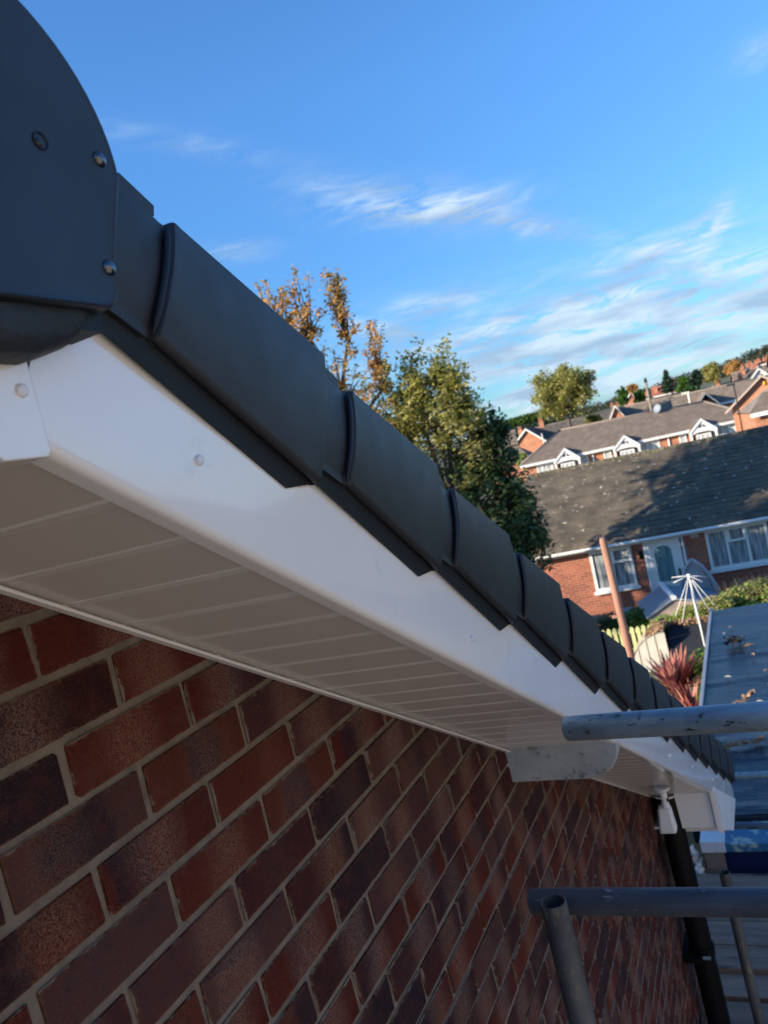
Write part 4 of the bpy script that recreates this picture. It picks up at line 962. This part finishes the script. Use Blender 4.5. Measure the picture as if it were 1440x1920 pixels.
FF = frame(-15.0, 169.0, 1.1, 84)
side_house('red_roofed_house', FF, 4.6, 5, 7, 1.6, 'distant house with a red tiled roof left of the dark evergreens', tile=M_tile4, chim=((.6, 1.2, .8), (3.6, 1.4, .8)), ncol=16, nrow=6)
FG = frame(-3.3, 99.5, -1.35, 82)
gable_house('open_gabled_house', FG, 1.7, 5, 4.2, 1.0, 'small dark open gable framed in grey between two brown roofs, right of the white flue', brick=M_pipe, barge=M_greyroof, bw=.16, ncol=10, nrow=5, tile=M_tile2)
FG2 = frame(-6.8, 101.5, -1.75, 84)
side_house('brown_roofed_house', FG2, 12.5, 6, 4, 1.75, 'brown roof running behind the small open gable towards the big brick gable', tile=M_tile2, ncol=46)
# big right gable (its left slope runs down to the left)
FR = frame(1.66, 59.9, -1.55, 92)
big = gable_house('big_gabled_house', FR, 4.3, 9, 4.3, 1.65, 'large orange brick gable with grey bargeboard, round white lamp and small yellow lamp', barge=M_beige, bw=.16, ncol=24, nrow=12)
lathe([(.0001, .12), (.08, .11), (.15, .06), (.17, 0)], FR(-.62, -.02, .10), M_wplas, 'round_lamp', big, axis=-(_B @ Vector((-sin(radians(84)+pi/2), -cos(radians(84)+pi/2), 0)))*-1)
MB().bb((.02, -.14, 1.05), (.18, -.01, 1.28), FR).build('yellow_lamp', pm('yellow_plastic', (.75, .42, .02), (.65, .35, .02), 5, .5), big, bevel=.04)
FI = frame(.75, 54.6, -1.98, 82)
side_house('hip_roofed_bungalow', FI, 7, 5, 3.9, 1.0, 'brick bungalow with a grey brown hipped roof and white fascia at the right edge', tile=M_tile2, hip=1.4, ncol=34)
FJ = frame(-2.9, 139.5, -1.4, 84)
side_house('distant_house', FJ, 5.5, 6, 5, 1.7, 'distant brown roofed house below the yellowing tree', tile=M_tile2, chim=((.8, 3, .9), (4.2, 3, .9)), ncol=22)
FJ2 = frame(-.1, 133, -1.2, 82)
gable_house('white_gabled_house', FJ2, 2.6, 7, 5, 1.25, 'white rendered gable with a red roof just left of the big brick gable', brick=M_cream, tile=M_tile4, bw=.2, ncol=12, nrow=6)
FJ3 = frame(.2, 147, .15, 84)
side_house('distant_house', FJ3, 8, 6, 6, 1.6, 'pale brown roofed house with chimneys high above the big brick gable', tile=M_tile2, chim=((1.5, 2, .7), (3.2, 2, .8)), ncol=24)
FJ4 = frame(3.7, 142, .55, 82)
gable_house('white_gabled_house', FJ4, 2.0, 6, 6, 1.0, 'small white gable above the right end of the roofs by the wood', brick=M_wpaint, tile=M_tile3, ncol=8, nrow=5)
FK = frame(5.3, 120, 1.4, 84)
side_house('tall_brick_house', FK, 6, 6, 7, 1.6, 'tall brown brick house cut off by the right edge below the wooded hill', brick=M_fb, tile=M_tile3, ncol=20)
MB_ = [(-41.5, 298, 1.0), (-38, 300, 1.4), (-35, 299, 1.5), (-31.5, 301, 1.9)]
for i, (x, y, z) in enumerate(MB_):
    side_house('far_cottage', frame(x*.66, y*.66, z*.9-.6, 82), 2.0, 3, 7, .7, ('leftmost','second','third','rightmost')[i]+' tiny far brick cottage in the row right of the round tree', group='far row of cottages', ncol=6, nrow=3, chim=((.3, 1.5, .5), (1.6, 1.5, .5)), tile=M_tile3)
rx = random.Random(11)
for i in range(7):
    x = 3.5+i*1.9
    side_house('far_cottage', frame(x-1.5, 205+rx.uniform(-3, 3), 2.6+i*.25, 82), 1.3, 3, 9, .6, ('first','second','third','fourth','fifth','sixth','last')[i]+' tiny orange cottage from the left below the wooded hill crest', group='far row of cottages', ncol=6, nrow=3, chim=((.3, 1.5, .5), (1.5, 1.5, .5)), tile=M_tile4 if i % 2 else M_tile3)

# ------------------------------------------------------------------ far trees
def BGt(x, y, z): return tuple(BG(x, y, z))
def bgtree(name, c, r, n, ls, mat, label, base=-5.8, jag=7, **k):
    """round crown made of several clumps around centre c (street frame)"""
    cr_ = []
    for i in range(jag):
        v = Vector((random.gauss(0, 1), random.gauss(0, 1), random.gauss(0, 1))).normalized()*.55
        cr_.append((BGt(c[0]+v.x*r[0], c[1]+v.y*r[1], c[2]+v.z*r[2]), tuple(q*U(.42, .62) for q in r)))
    cr_.append((BGt(*c), tuple(q*.7 for q in r)))
    return tree(name, BGt(c[0], c[1], base), r[0]*.10, 0, cr_, n, ls, mat, label, trunk_r=r[0]*.07, ntwig=150, tw=r[0]*.012, **k)
bgtree('round_tree', (-18.9, 98.2, 3.2), (4.5, 3.6, 3.8), 19000, .125, M_olive, 'big round olive and gold tree standing alone against the sky above the terrace', jag=9)
hb = MB(); cs = [((lambda p: (p, (1.2, 1.0, .85)))(BGt(-37+.78*i, 127+.15*i, 1.5+.04*i))) for i in range(12)]
blob_leaves(hb, cs, 7000, .16); tg = tag(hb.build('hedge', M_hedge, None, fix=False), 'tall bright green hedge sloping up behind the left gabled house', 'hedge')
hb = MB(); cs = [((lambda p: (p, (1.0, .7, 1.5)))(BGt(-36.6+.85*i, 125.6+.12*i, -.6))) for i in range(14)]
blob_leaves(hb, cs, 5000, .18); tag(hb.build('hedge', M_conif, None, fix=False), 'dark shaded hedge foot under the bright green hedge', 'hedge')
bgtree('yellow_green_tree', (-16.0, 129, 1.6), (1.0, 1.0, 2.0), 2200, .13, M_bush, 'narrow yellow green tree left of the tiny distant gable')
bgtree('yellow_green_tree', (-13.6, 131, 1.2), (1.3, 1.2, 1.6), 2600, .13, M_bush, 'bright green bushy tree directly left of the telegraph pole')
bgtree('golden_tree', (-14.9, 133, 2.6), (1.2, 1.0, 1.1), 1800, .13, M_orange, 'golden autumn treetop behind the tiny distant gable')
bgtree('pale_bush', (-16.9, 104, -.5), (1.2, 1.0, 1.2), 2000, .12, M_olive, 'grey green bush between the round tree and the small orange gable')
bgtree('pale_bush', (-21.9, 84, -3.2), (.8, .7, 1.3), 1600, .11, M_bed, 'yellow green bush at the left end of the terrace')
cn = [(BGt(-12.0, 169.5, 1.6+.8*i), (2.0-.42*i, 1.6-.3*i, .9)) for i in range(5)]
tree('conifer', BGt(-12.0, 169.5, -5.8), .16, 0, cn, 3000, .15, M_conif, 'pointed dark conifer standing on the skyline above the red roof', trunk_r=.15, ntwig=120, tw=.03)
bgtree('evergreen_tree', (-8.2, 150, 1.6), (1.4, 1.2, 1.9), 2600, .15, M_bush, 'mid green rounded evergreen left of the darkest evergreen')
bgtree('evergreen_tree', (-6.1, 149, 2.1), (1.7, 1.4, 2.1), 3400, .15, M_conif, 'darkest blue green evergreen in the middle of the skyline')
bgtree('golden_tree', (-2.9, 140, 2.7), (1.9, 1.6, 2.0), 3600, .14, M_olive, 'large golden green tree on the skyline above the grey roofs')
bgtree('golden_tree', (-.2, 152, 2.6), (2.0, 1.6, 1.8), 3000, .15, M_orange, 'brown gold tree right of the large golden green tree')
bgtree('pale_bush', (-5.0, 112, .0), (1.7, 1.2, .8), 1800, .13, M_bush, 'low green bush behind the white flue')
wd = MB(); cs = []
for i in range(150):
    f = i/149; x = -140+f*215; y = 470+rx.uniform(-25, 25); d = math.hypot(x, y)
    zt_ = terr(x, y)
    want = 6.0+2.5*sm(-75, -45, x)+3.0*sm(-45, -15, x)+4.5*sm(-10, 22, x)+rx.uniform(-.6, .8)
    cs.append((BGt(x, y, want-2.0), (rx.uniform(3, 6), 5, 2.6)))
    cs.append((BGt(x+rx.uniform(-2, 2), y-8, want-5.5), (5, 5, 3)))
blob_leaves(wd, cs, 26000, .55); M_woods = leaf_mat('far_woodland_leaves', [(.03, .05, .025), (.06, .075, .035), (.10, .09, .045), (.15, .10, .05)], .2)
w_ = wd.build('woodland', M_woods, None, fix=False); w_['kind'] = 'stuff'; w_['label'] = 'wooded hill crest along the horizon'; w_['category'] = 'woodland'

# ------------------------------------------------------------------ poles and street things
tp = thing('telegraph_pole', BG(-8.0, 84.6, -5.8), 'brown wooden telegraph pole rising in front of the long brown roof', 'pole')
MB().tube(BG(-7.97, 84.63, -5.8), BG(-7.99, 84.62, 2.1), .17, .12, 10).build('pole', M_pole, tp, smooth=True)
MB().tube(BG(-7.99, 84.62, 2.1), BG(-7.99, 84.62, 2.55), .17, .10, 10).build('pole_head', M_felt, tp, smooth=True)
for z in (.3, .8, 1.3): MB().tube(BG(-8.15, 84.6, z), BG(-7.83, 84.6, z), .025, n=6).build('climbing_step', M_felt, tp)
lp = thing('lamp_post', BG(-.08, 50, -5.8), 'thin dark street lamp post in front of the big brick gable', 'lamp post')
MB().tube(BG(-.08, 50, -5.8), BG(-.08, 50, -.05), .05, .035, 8).build('post', M_felt, lp, smooth=True)
MB().bb((-.45, 49.95, -.06), (.0, 50.1, .06), BG).build('lantern', M_felt, lp, bevel=.02)
fw_ = thing('white_flue', BG(-4.2, 81.9, -1.3), 'pale bent flue pipe standing on the ridge of the terrace roof', 'flue')
MB().tube(BG(-4.15, 81.9, -1.4), BG(-4.15, 81.9, .22), .11, n=8).build('upright', M_cream, fw_, smooth=True)
MB().bb((-4.75, 81.8, .10), (-4.04, 82.0, .26), BG).build('bent_top', M_cream, fw_)
sp2 = thing('aerial_pole', BG(-19.9, 87.7, -5.8), 'pale pole with a small dish in front of the left orange gable', 'pole')
MB().tube(BG(-19.9, 87.7, -5.8), BG(-20.1, 87.7, -.7), .10, .07, 8).build('pole', M_cream, sp2, smooth=True)
lathe([(.0001, .0), (.2, .05), (.32, .14)], BG(-19.7, 87.5, -2.4), M_wplas, 'dish', sp2, 14, Vector((.3, -1, .2)))
sd = thing('satellite_dish', F2(17.9, 1.0, -2.9), 'white satellite dish on a bracket at the right end of the terrace roof', 'satellite dish')
lathe([(.0001, .0), (.2, .04), (.38, .14)], F2(18.3, .2, -2.3), M_wplas, 'dish', sd, 18, Vector((.4, -1, .3)))
MB().tube(F2(18.3, .3, -2.9), F2(18.3, .3, -2.35), .03, n=6).build('bracket', M_felt, sd)
sd2 = thing('satellite_dish', F2(8.0, 3.6, -1.1), 'grey satellite dish lying against the terrace ridge at the telegraph pole', 'satellite dish')
lathe([(.0001, .0), (.25, .05), (.42, .16)], F2(12.3, 3.4, -.75), M_greyroof, 'dish', sd2, 18, Vector((-.6, -1, .4)))
sd2.location = F2(12.3, 3.4, -1.2)
for c in sd2.children: c.location = F2(12.3, 3.4, -.75)-sd2.location+Vector((0, 0, -.3))
rv = MB().bb((9.6, 1.4, -1.95), (9.85, 1.6, -1.5), F2)

# ================================================================== GARDENS
def GT(x, y, z): return Vector((x, y, z+EYE))
post = thing('wooden_post', GT(-2.05, 11.06, -5.8), 'tall round brown wooden post standing up past the verge caps in front of the bungalow', 'post')
MB().tube(GT(-2.04, 11.04, -5.8), GT(-2.06, 11.10, -1.70), .058, .050, 20).build('shaft', M_woodpost, post, smooth=40)
MB().tube(GT(-2.06, 11.10, -1.70), GT(-2.06, 11.10, -1.665), .044, .040, 16).build('top_cap', M_woodpost, post, smooth=40)
MB().bb((-2.17, 11.04, -2.80), (-2.09, 11.08, -2.765), GT).build('cleat', M_woodpost, post)
# rotary airer
k17 = 17/13
ax = Vector((-1.30*k17, 13.6*k17, 0))
air = thing('rotary_airer', (ax.x, ax.y, 0), 'folded white rotary clothes airer with drooping arms beside the flat roof', 'clothes airer')
zt_ = EYE-2.90*k17
MB().tube((ax.x, ax.y, 0), (ax.x, ax.y, zt_+.02), .021, n=12).build('mast', M_wpaint, air, smooth=True)
for dx, dy, dz in ((-.34, -.20, -.62), (-.26, -.17, -.76), (-.03, -.06, -.80), (.24, .06, -.82), (.36, .12, -.72), (-.30, .15, -.02), (.30, .12, -.10), (.20, -.1, -.12), (-.26, -.1, -.06)):
    MB().tube((ax.x, ax.y, zt_-.02), (ax.x+dx*1.25, ax.y+dy*1.25, zt_-.02+dz*1.25), .0075, n=8).build('arm', M_wpaint, air, smooth=True)
MB().tube((ax.x, ax.y, zt_-.10), (ax.x, ax.y, zt_+.02), .035, n=12).build('hub', M_wplas, air, smooth=True)
# curved sided low shed with dark roof
k18 = 18/11.5
sh = thing('curved_shed', GT(-2.4, 18.3, -5.8), 'low shelter with curved pale plastic side and dark roof strewn with brown leaves', 'shelter')
sx0, sx1, sy0, sy1, sz1 = -2.45, -1.50, 17.7, 18.6, -4.98
cs_ = MB(); rows = []
for i in range(11):
    a = pi/2*i/10; rows.append([GT(sx0-.02-.85*sin(a), y, -5.85+.90*cos(a)) for y in (sy0, sy0+.37, sy0+.74, sy1)])
cs_.grid(rows).build('curved_side', M_poly, sh, smooth=True)
for y in (sy0, sy0+.37, sy0+.74, sy1):
    r2_ = MB(); r2_.grid([[GT(sx0-.03-(.85+d)*sin(pi/2*i/10), y+w, -5.85+(.90+d)*cos(pi/2*i/10)) for i in range(11)] for d, w in ((.012, -.02), (.02, 0), (.012, .02))]); r2_.build('curved_rib', M_beige, sh, smooth=True)
MB().prism([(sx0, -5.8), (sx0-.85, -5.8)]+[(sx0-.85*sin(pi/2*i/10), -5.85+.90*cos(pi/2*i/10)) for i in range(9, -1, -1)], sy0-.01, sy0-.03, lambda x, z, y: GT(x, y, z)).build('curved_end', M_poly, sh)
for xx in (.22, .42, .62): MB().bb((sx0-xx-.02, sy0-.045, -5.8), (sx0-xx, sy0-.031, -5.85+.90*math.sqrt(1-(xx/.85)**2)), GT).build('panel_rib', M_beige, sh)
MB().add([GT(sx0, sy0-.35, -5.55), GT(sx1+.1, sy0-.35, -5.62), GT(sx1+.1, sy1, -5.02), GT(sx0, sy1, sz1), GT(sx0, sy0-.35, -5.8), GT(sx1+.1, sy0-.35, -5.8), GT(sx1+.1, sy1, -5.8), GT(sx0, sy1, -5.8)], [(0, 1, 2, 3), (4, 7, 6, 5), (0, 4, 5, 1), (1, 5, 6, 2), (2, 6, 7, 3), (3, 7, 4, 0)]).build('dark_roof', M_felt, sh)
lf = MB()
for i in range(520):
    c = Vector((U(sx0-.42, sx0-.02), sy0+U(.0, .75), 0)); h = -5.85+.90*math.sqrt(max(0, 1-((sx0-c.x)/.85)**2)); lf.quad(GT(c.x, c.y+.0, h+.03+U(0, .05)), (U(-.03, .03), U(-.03, .03), U(-.02, .02)), (U(-.03, .03), U(-.02, .02), U(-.02, .03)))
for i in range(900):
    c = (U(sx0, sx1+.05), sy1-abs(random.gauss(0, .07)), -5.0+U(-.05, .03)); lf.quad(GT(*c), (U(-.03, .03), U(-.03, .03), U(-.02, .02)), (U(-.03, .03), U(-.02, .02), U(-.03, .03)))
tag(lf.build('leaf_litter', M_dry, None, fix=False), 'heaps of brown leaves along the top of the curved shelter', 'leaf litter', kind='stuff')
# small garden shed with grey roof and white ridge
kx = 19.5/17
ks = thing('garden_shed', GT(-2.45, 20.2, -5.8), 'small beige plastic garden shed with a grey roof and white ridge cap', 'shed')
def KS(u, v, z): a = radians(14); return GT(-2.30+u*cos(a)-v*sin(a), 19.35+u*sin(a)+v*cos(a), z+.02)
MB().prism([(-.62, -5.8), (1.05, -5.8), (1.05, -4.98), (0, -4.72), (-.62, -4.96)], 0, 1.6, lambda u, z, v: KS(u, v, z)).build('shed_wall', M_beige, ks, bevel=.01)
MB().prism([(-.70, -5.02), (0, -4.68), (0, -4.63), (-.70, -4.97)], -.06, 1.66, lambda u, z, v: KS(u, v, z)).build('roof_panel', M_greyroof, ks, bevel=.008)
MB().prism([(1.15, -5.04), (0, -4.68), (0, -4.63), (1.15, -4.99)], -.06, 1.66, lambda u, z, v: KS(u, v, z)).build('roof_panel', M_greyroof, ks, bevel=.008)
MB().tube(KS(0, -.07, -4.62), KS(0, 1.67, -4.62), .065, n=14).build('ridge_cap', M_wplas, ks, smooth=40)
MB().bb((-.45, -.02, -5.75), (.5, -.002, -5.10), KS).build('shed_door', M_beige, ks, bevel=.004)
# pointed arch cover
ac = thing('arched_cover', GT(-2.05, 21.35, -5.8), 'grey pointed arch garden cover against the bungalow wall by the downpipe', 'garden cover')
ap = [(-.52, -5.8), (-.52, -4.95), (-.42, -4.62), (-.25, -4.32), (-.02, -4.10), (.22, -4.28), (.42, -4.58), (.55, -4.92), (.55, -5.8)]
def AC(u, v, z): return GT(-1.86+u*.82+.0*v, 21.1+v-.12*u, z-.02)
MB().prism([(x*.9, -5.8+(z+5.8)*.96) for x, z in ap], .02, .50, lambda u, z, v: AC(u, v, z)).build('cover_skin', M_greycov, ac, smooth=50)
fr_ = MB(); 
for (x0, z0), (x1, z1) in zip(ap[:-1], ap[1:]): fr_.tube(AC(x0, 0, z0), AC(x1, 0, z1), .045, n=8)
fr_.build('arch_frame', pm('grey_tube', (.42, .40, .42), (.34, .33, .35), 4, .5), ac, smooth=50)
fr_ = MB()
for (x0, z0), (x1, z1) in zip(ap[4:-1], ap[5:]): fr_.tube(AC(x0*.62+.05, -.03, -5.8+(z0+5.8)*.93), AC(x1*.62+.05, -.03, -5.8+(z1+5.8)*.93), .03, n=8)
fr_.build('inner_frame', M_beige, ac, smooth=50)
# picket fence
pf = thing('picket_fence', GT(-3.4, 18.6, -5.8), 'low pale yellow green picket fence lit by the sun behind the brown post', 'fence')
for i in range(20):
    x = -5.2+.135*i; y = 18.75-.18*(x+5.2)*.6; h = -4.95+U(-.015, .015)
    MB().prism([(x, -5.8), (x+.085, -5.8), (x+.085, h-.04), (x+.0425, h), (x, h-.04)], y, y+.018, lambda a, z, b: GT(a, b, z)).build('picket', M_fence, pf)
for z in (-5.12, -5.55): MB().hexa([GT(-5.25, 18.80, z), GT(-2.55, 18.50, z), GT(-2.55, 18.55, z), GT(-5.25, 18.85, z), GT(-5.25, 18.80, z+.07), GT(-2.55, 18.50, z+.07), GT(-2.55, 18.55, z+.07), GT(-5.25, 18.85, z+.07)]).build('rail', M_fence, pf)
MB().bb((-2.62, 18.42, -5.8), (-2.50, 18.54, -4.85), GT).build('gate_post', M_felt, pf)
# planting
def bush(name, cs, n, ls, mat, label, cat='shrub', group=None, stems=0):
    t = thing(name, (cs[0][0][0], cs[0][0][1], 0), label, cat, group); b = MB(); blob_leaves(b, cs, n, ls); b.build('foliage', mat, t, fix=False)
    s = MB()
    for c, r in cs: s.tube((c[0], c[1], 0), (c[0], c[1], c[2]), .02, .012, 6)
    for i in range(stems):
        c, r = random.choice(cs); p = Vector((c[0]+U(-1, 1)*r[0], c[1]+U(-1, 1)*r[1], c[2])); s.tube(p, p+Vector((U(-.12, .12), U(-.05, .05), r[2]*U(1, 1.6))), .007, .004, 4)
    s.build('stems', M_bark, t); return t
bush('green_bush', [(GT(-3.3, 19.8, -5.15), (.35, .3, .35)), (GT(-2.95, 19.6, -5.2), (.3, .3, .3)), (GT(-3.7, 19.9, -5.25), (.3, .3, .28))], 1800, .035, M_bush, 'sunlit green bush between the brown post and the garden shed')
bush('green_bush', [(GT(-4.7, 19.0, -4.85), (.22, .2, .3)), (GT(-4.45, 18.95, -5.05), (.2, .2, .25))], 900, .032, M_bush, 'small bright green bush rising left of the brown post just above the verge caps')
bush('dark_shrub', [(GT(-4.0, 20.2, -5.3), (.5, .3, .35)), (GT(-3.1, 20.9, -5.3), (.4, .3, .4))], 1500, .04, M_dark, 'dark shaded shrub at the foot of the bungalow wall behind the post')
bush('flowering_shrub', [(GT(-2.55, 18.95, -5.12), (.35, .2, .22)), (GT(-1.95, 18.95, -4.98), (.45, .22, .26)), (GT(-1.40, 19.05, -4.92), (.42, .22, .30))], 6000, .032, M_bed, 'pale green leafy shrub behind the curved shelter and airer')
bush('dry_border', [(GT(-.95, 19.6, -4.95), (.42, .3, .34)), (GT(-.45, 19.8, -4.9), (.42, .3, .36)), (GT(.05, 19.9, -4.85), (.42, .3, .38)), (GT(.55, 20, -4.85), (.42, .3, .38))], 7500, .032, M_bed, 'tangle of drying flower stems and green leaves along the far side of the flat roof', stems=90)
bush('green_bush', [(GT(-.62, 18.9, -5.02), (.2, .18, .2))], 500, .03, M_bush, 'small vivid green bush at the far edge of the flat roof')
bush('pink_flowers', [(GT(-3.05, 21.0, -5.1), (.28, .2, .2))], 300, .03, leaf_mat('pink_petals', [(.10, .12, .06), (.40, .12, .25), (.5, .22, .35)], .2), 'pink flowers in the shade under the bungalow window', 'flowers')
# potted yucca
py = thing('potted_yucca', GT(-.86, 21.0, -5.4), 'spiky yellow striped plant in a terracotta pot in front of the wide window', 'potted plant')
pc = GT(-.86, 21.0, -5.15)
lathe([(.0001, -.42), (.15, -.42), (.21, .0), (.235, .0), (.235, .05), (.20, .05), (.19, -.02)], pc, M_terra, 'pot', py, 20)
MB().bb((-1.1, 20.8, -5.8), (-.6, 21.2, -5.57), GT).build('plinth', M_paving, py)
def spikes(name, c, n, L0, L1, w, mat, par, up=.5, spread=1.0, droop=.2):
    for i in range(n):
        a = U(0, 2*pi); el_ = U(up, 1.35); L = U(L0, L1); d = Vector((cos(a)*cos(el_)*spread, sin(a)*cos(el_)*spread, sin(el_))).normalized()
        sd_ = d.cross(Vector((0, 0, 1))).normalized(); rows = []
        nrm_ = sd_.cross(d)
        for k_ in range(6):
            f = k_/5; ww = w*(.55+.9*f-1.42*f*f) if f < 1 else .002
            p = Vector(c)+d*L*f-Vector((0, 0, droop*L*f*f))
            rows.append([p-sd_*ww+nrm_*ww*.35, p, p+sd_*ww+nrm_*ww*.35])
        MB().grid(rows).build(name, mat, par, fix=False, smooth=True)
spikes('leaf', pc+Vector((0, 0, .02)), 26, .35, .55, .028, M_yucca, py, up=.35)
# red cordyline beside the flat roof
cd = thing('red_cordyline', GT(-1.55, 11.2, -5.8), 'clump of red and orange sword leaves growing beside the flat roof', 'plant')
MB().tube(GT(-1.55, 11.2, -5.8), GT(-1.54, 11.2, -4.0), .07, .05, 10).build('trunk', M_bark, cd, smooth=True)
MB().tube(GT(-1.35, 10.7, -5.8), GT(-1.36, 10.7, -4.25), .06, .045, 10).build('trunk', M_bark, cd, smooth=True)
spikes('leaf', GT(-1.55, 11.2, -4.05), 115, .42, .80, .052, M_cord, cd, up=.45, droop=.08)
spikes('leaf', GT(-1.36, 10.65, -4.25), 80, .38, .70, .050, M_cord, cd, up=.35, droop=.08)
bush('round_leaved_shrub', [(GT(-1.18, 11.3, -3.75), (.20, .2, .32)), (GT(-1.15, 10.6, -4.05), (.14, .2, .35)), (GT(-1.12, 9.9, -4.05), (.12, .25, .25))], 1300, .024, M_bush, 'small round leaved green shrub between the red leaves and the flat roof')
bush('round_leaved_shrub', [(GT(-1.75, 11.9, -3.95), (.18, .2, .14))], 260, .03, leaf_mat('pale_petals', [(.5, .52, .5), (.3, .36, .3), (.65, .65, .62)], .2), 'pale flowering twigs left of the red leaves above the verge caps')
# clutter under the bungalow's narrow window
rb = thing('garden_rubble', GT(-4.4, 20.6, -5.8), 'brown heap of broken pots and stones at the left below the bungalow window', 'rubble')
for i in range(9):
    c = (-4.45+U(-.35, .35), 20.6+U(-.2, .2), -5.45+U(-.3, .3)); MB().box(c, (U(.15, .35), U(.15, .3), U(.12, .3)), GT).build('stone', M_stone, rb, bevel=.03)
bn = thing('grey_bin', GT(-3.75, 20.9, -5.8), 'small grey bin with a pale lid below the bungalow window', 'bin')
MB().bb((-3.93, 20.75, -5.8), (-3.6, 21.05, -5.20), GT).build('bin_body', M_felt, bn, bevel=.02); MB().bb((-3.96, 20.72, -5.20), (-3.57, 21.08, -5.10), GT).build('bin_lid', M_greyroof, bn, bevel=.01)
pv = MB().bb((-5.5, 19.9, -5.83), (2.2, 21.9, -5.775), GT).build('path', M_paving, None); pv['kind'] = 'structure'; pv['label'] = 'grey paving along the bungalow'
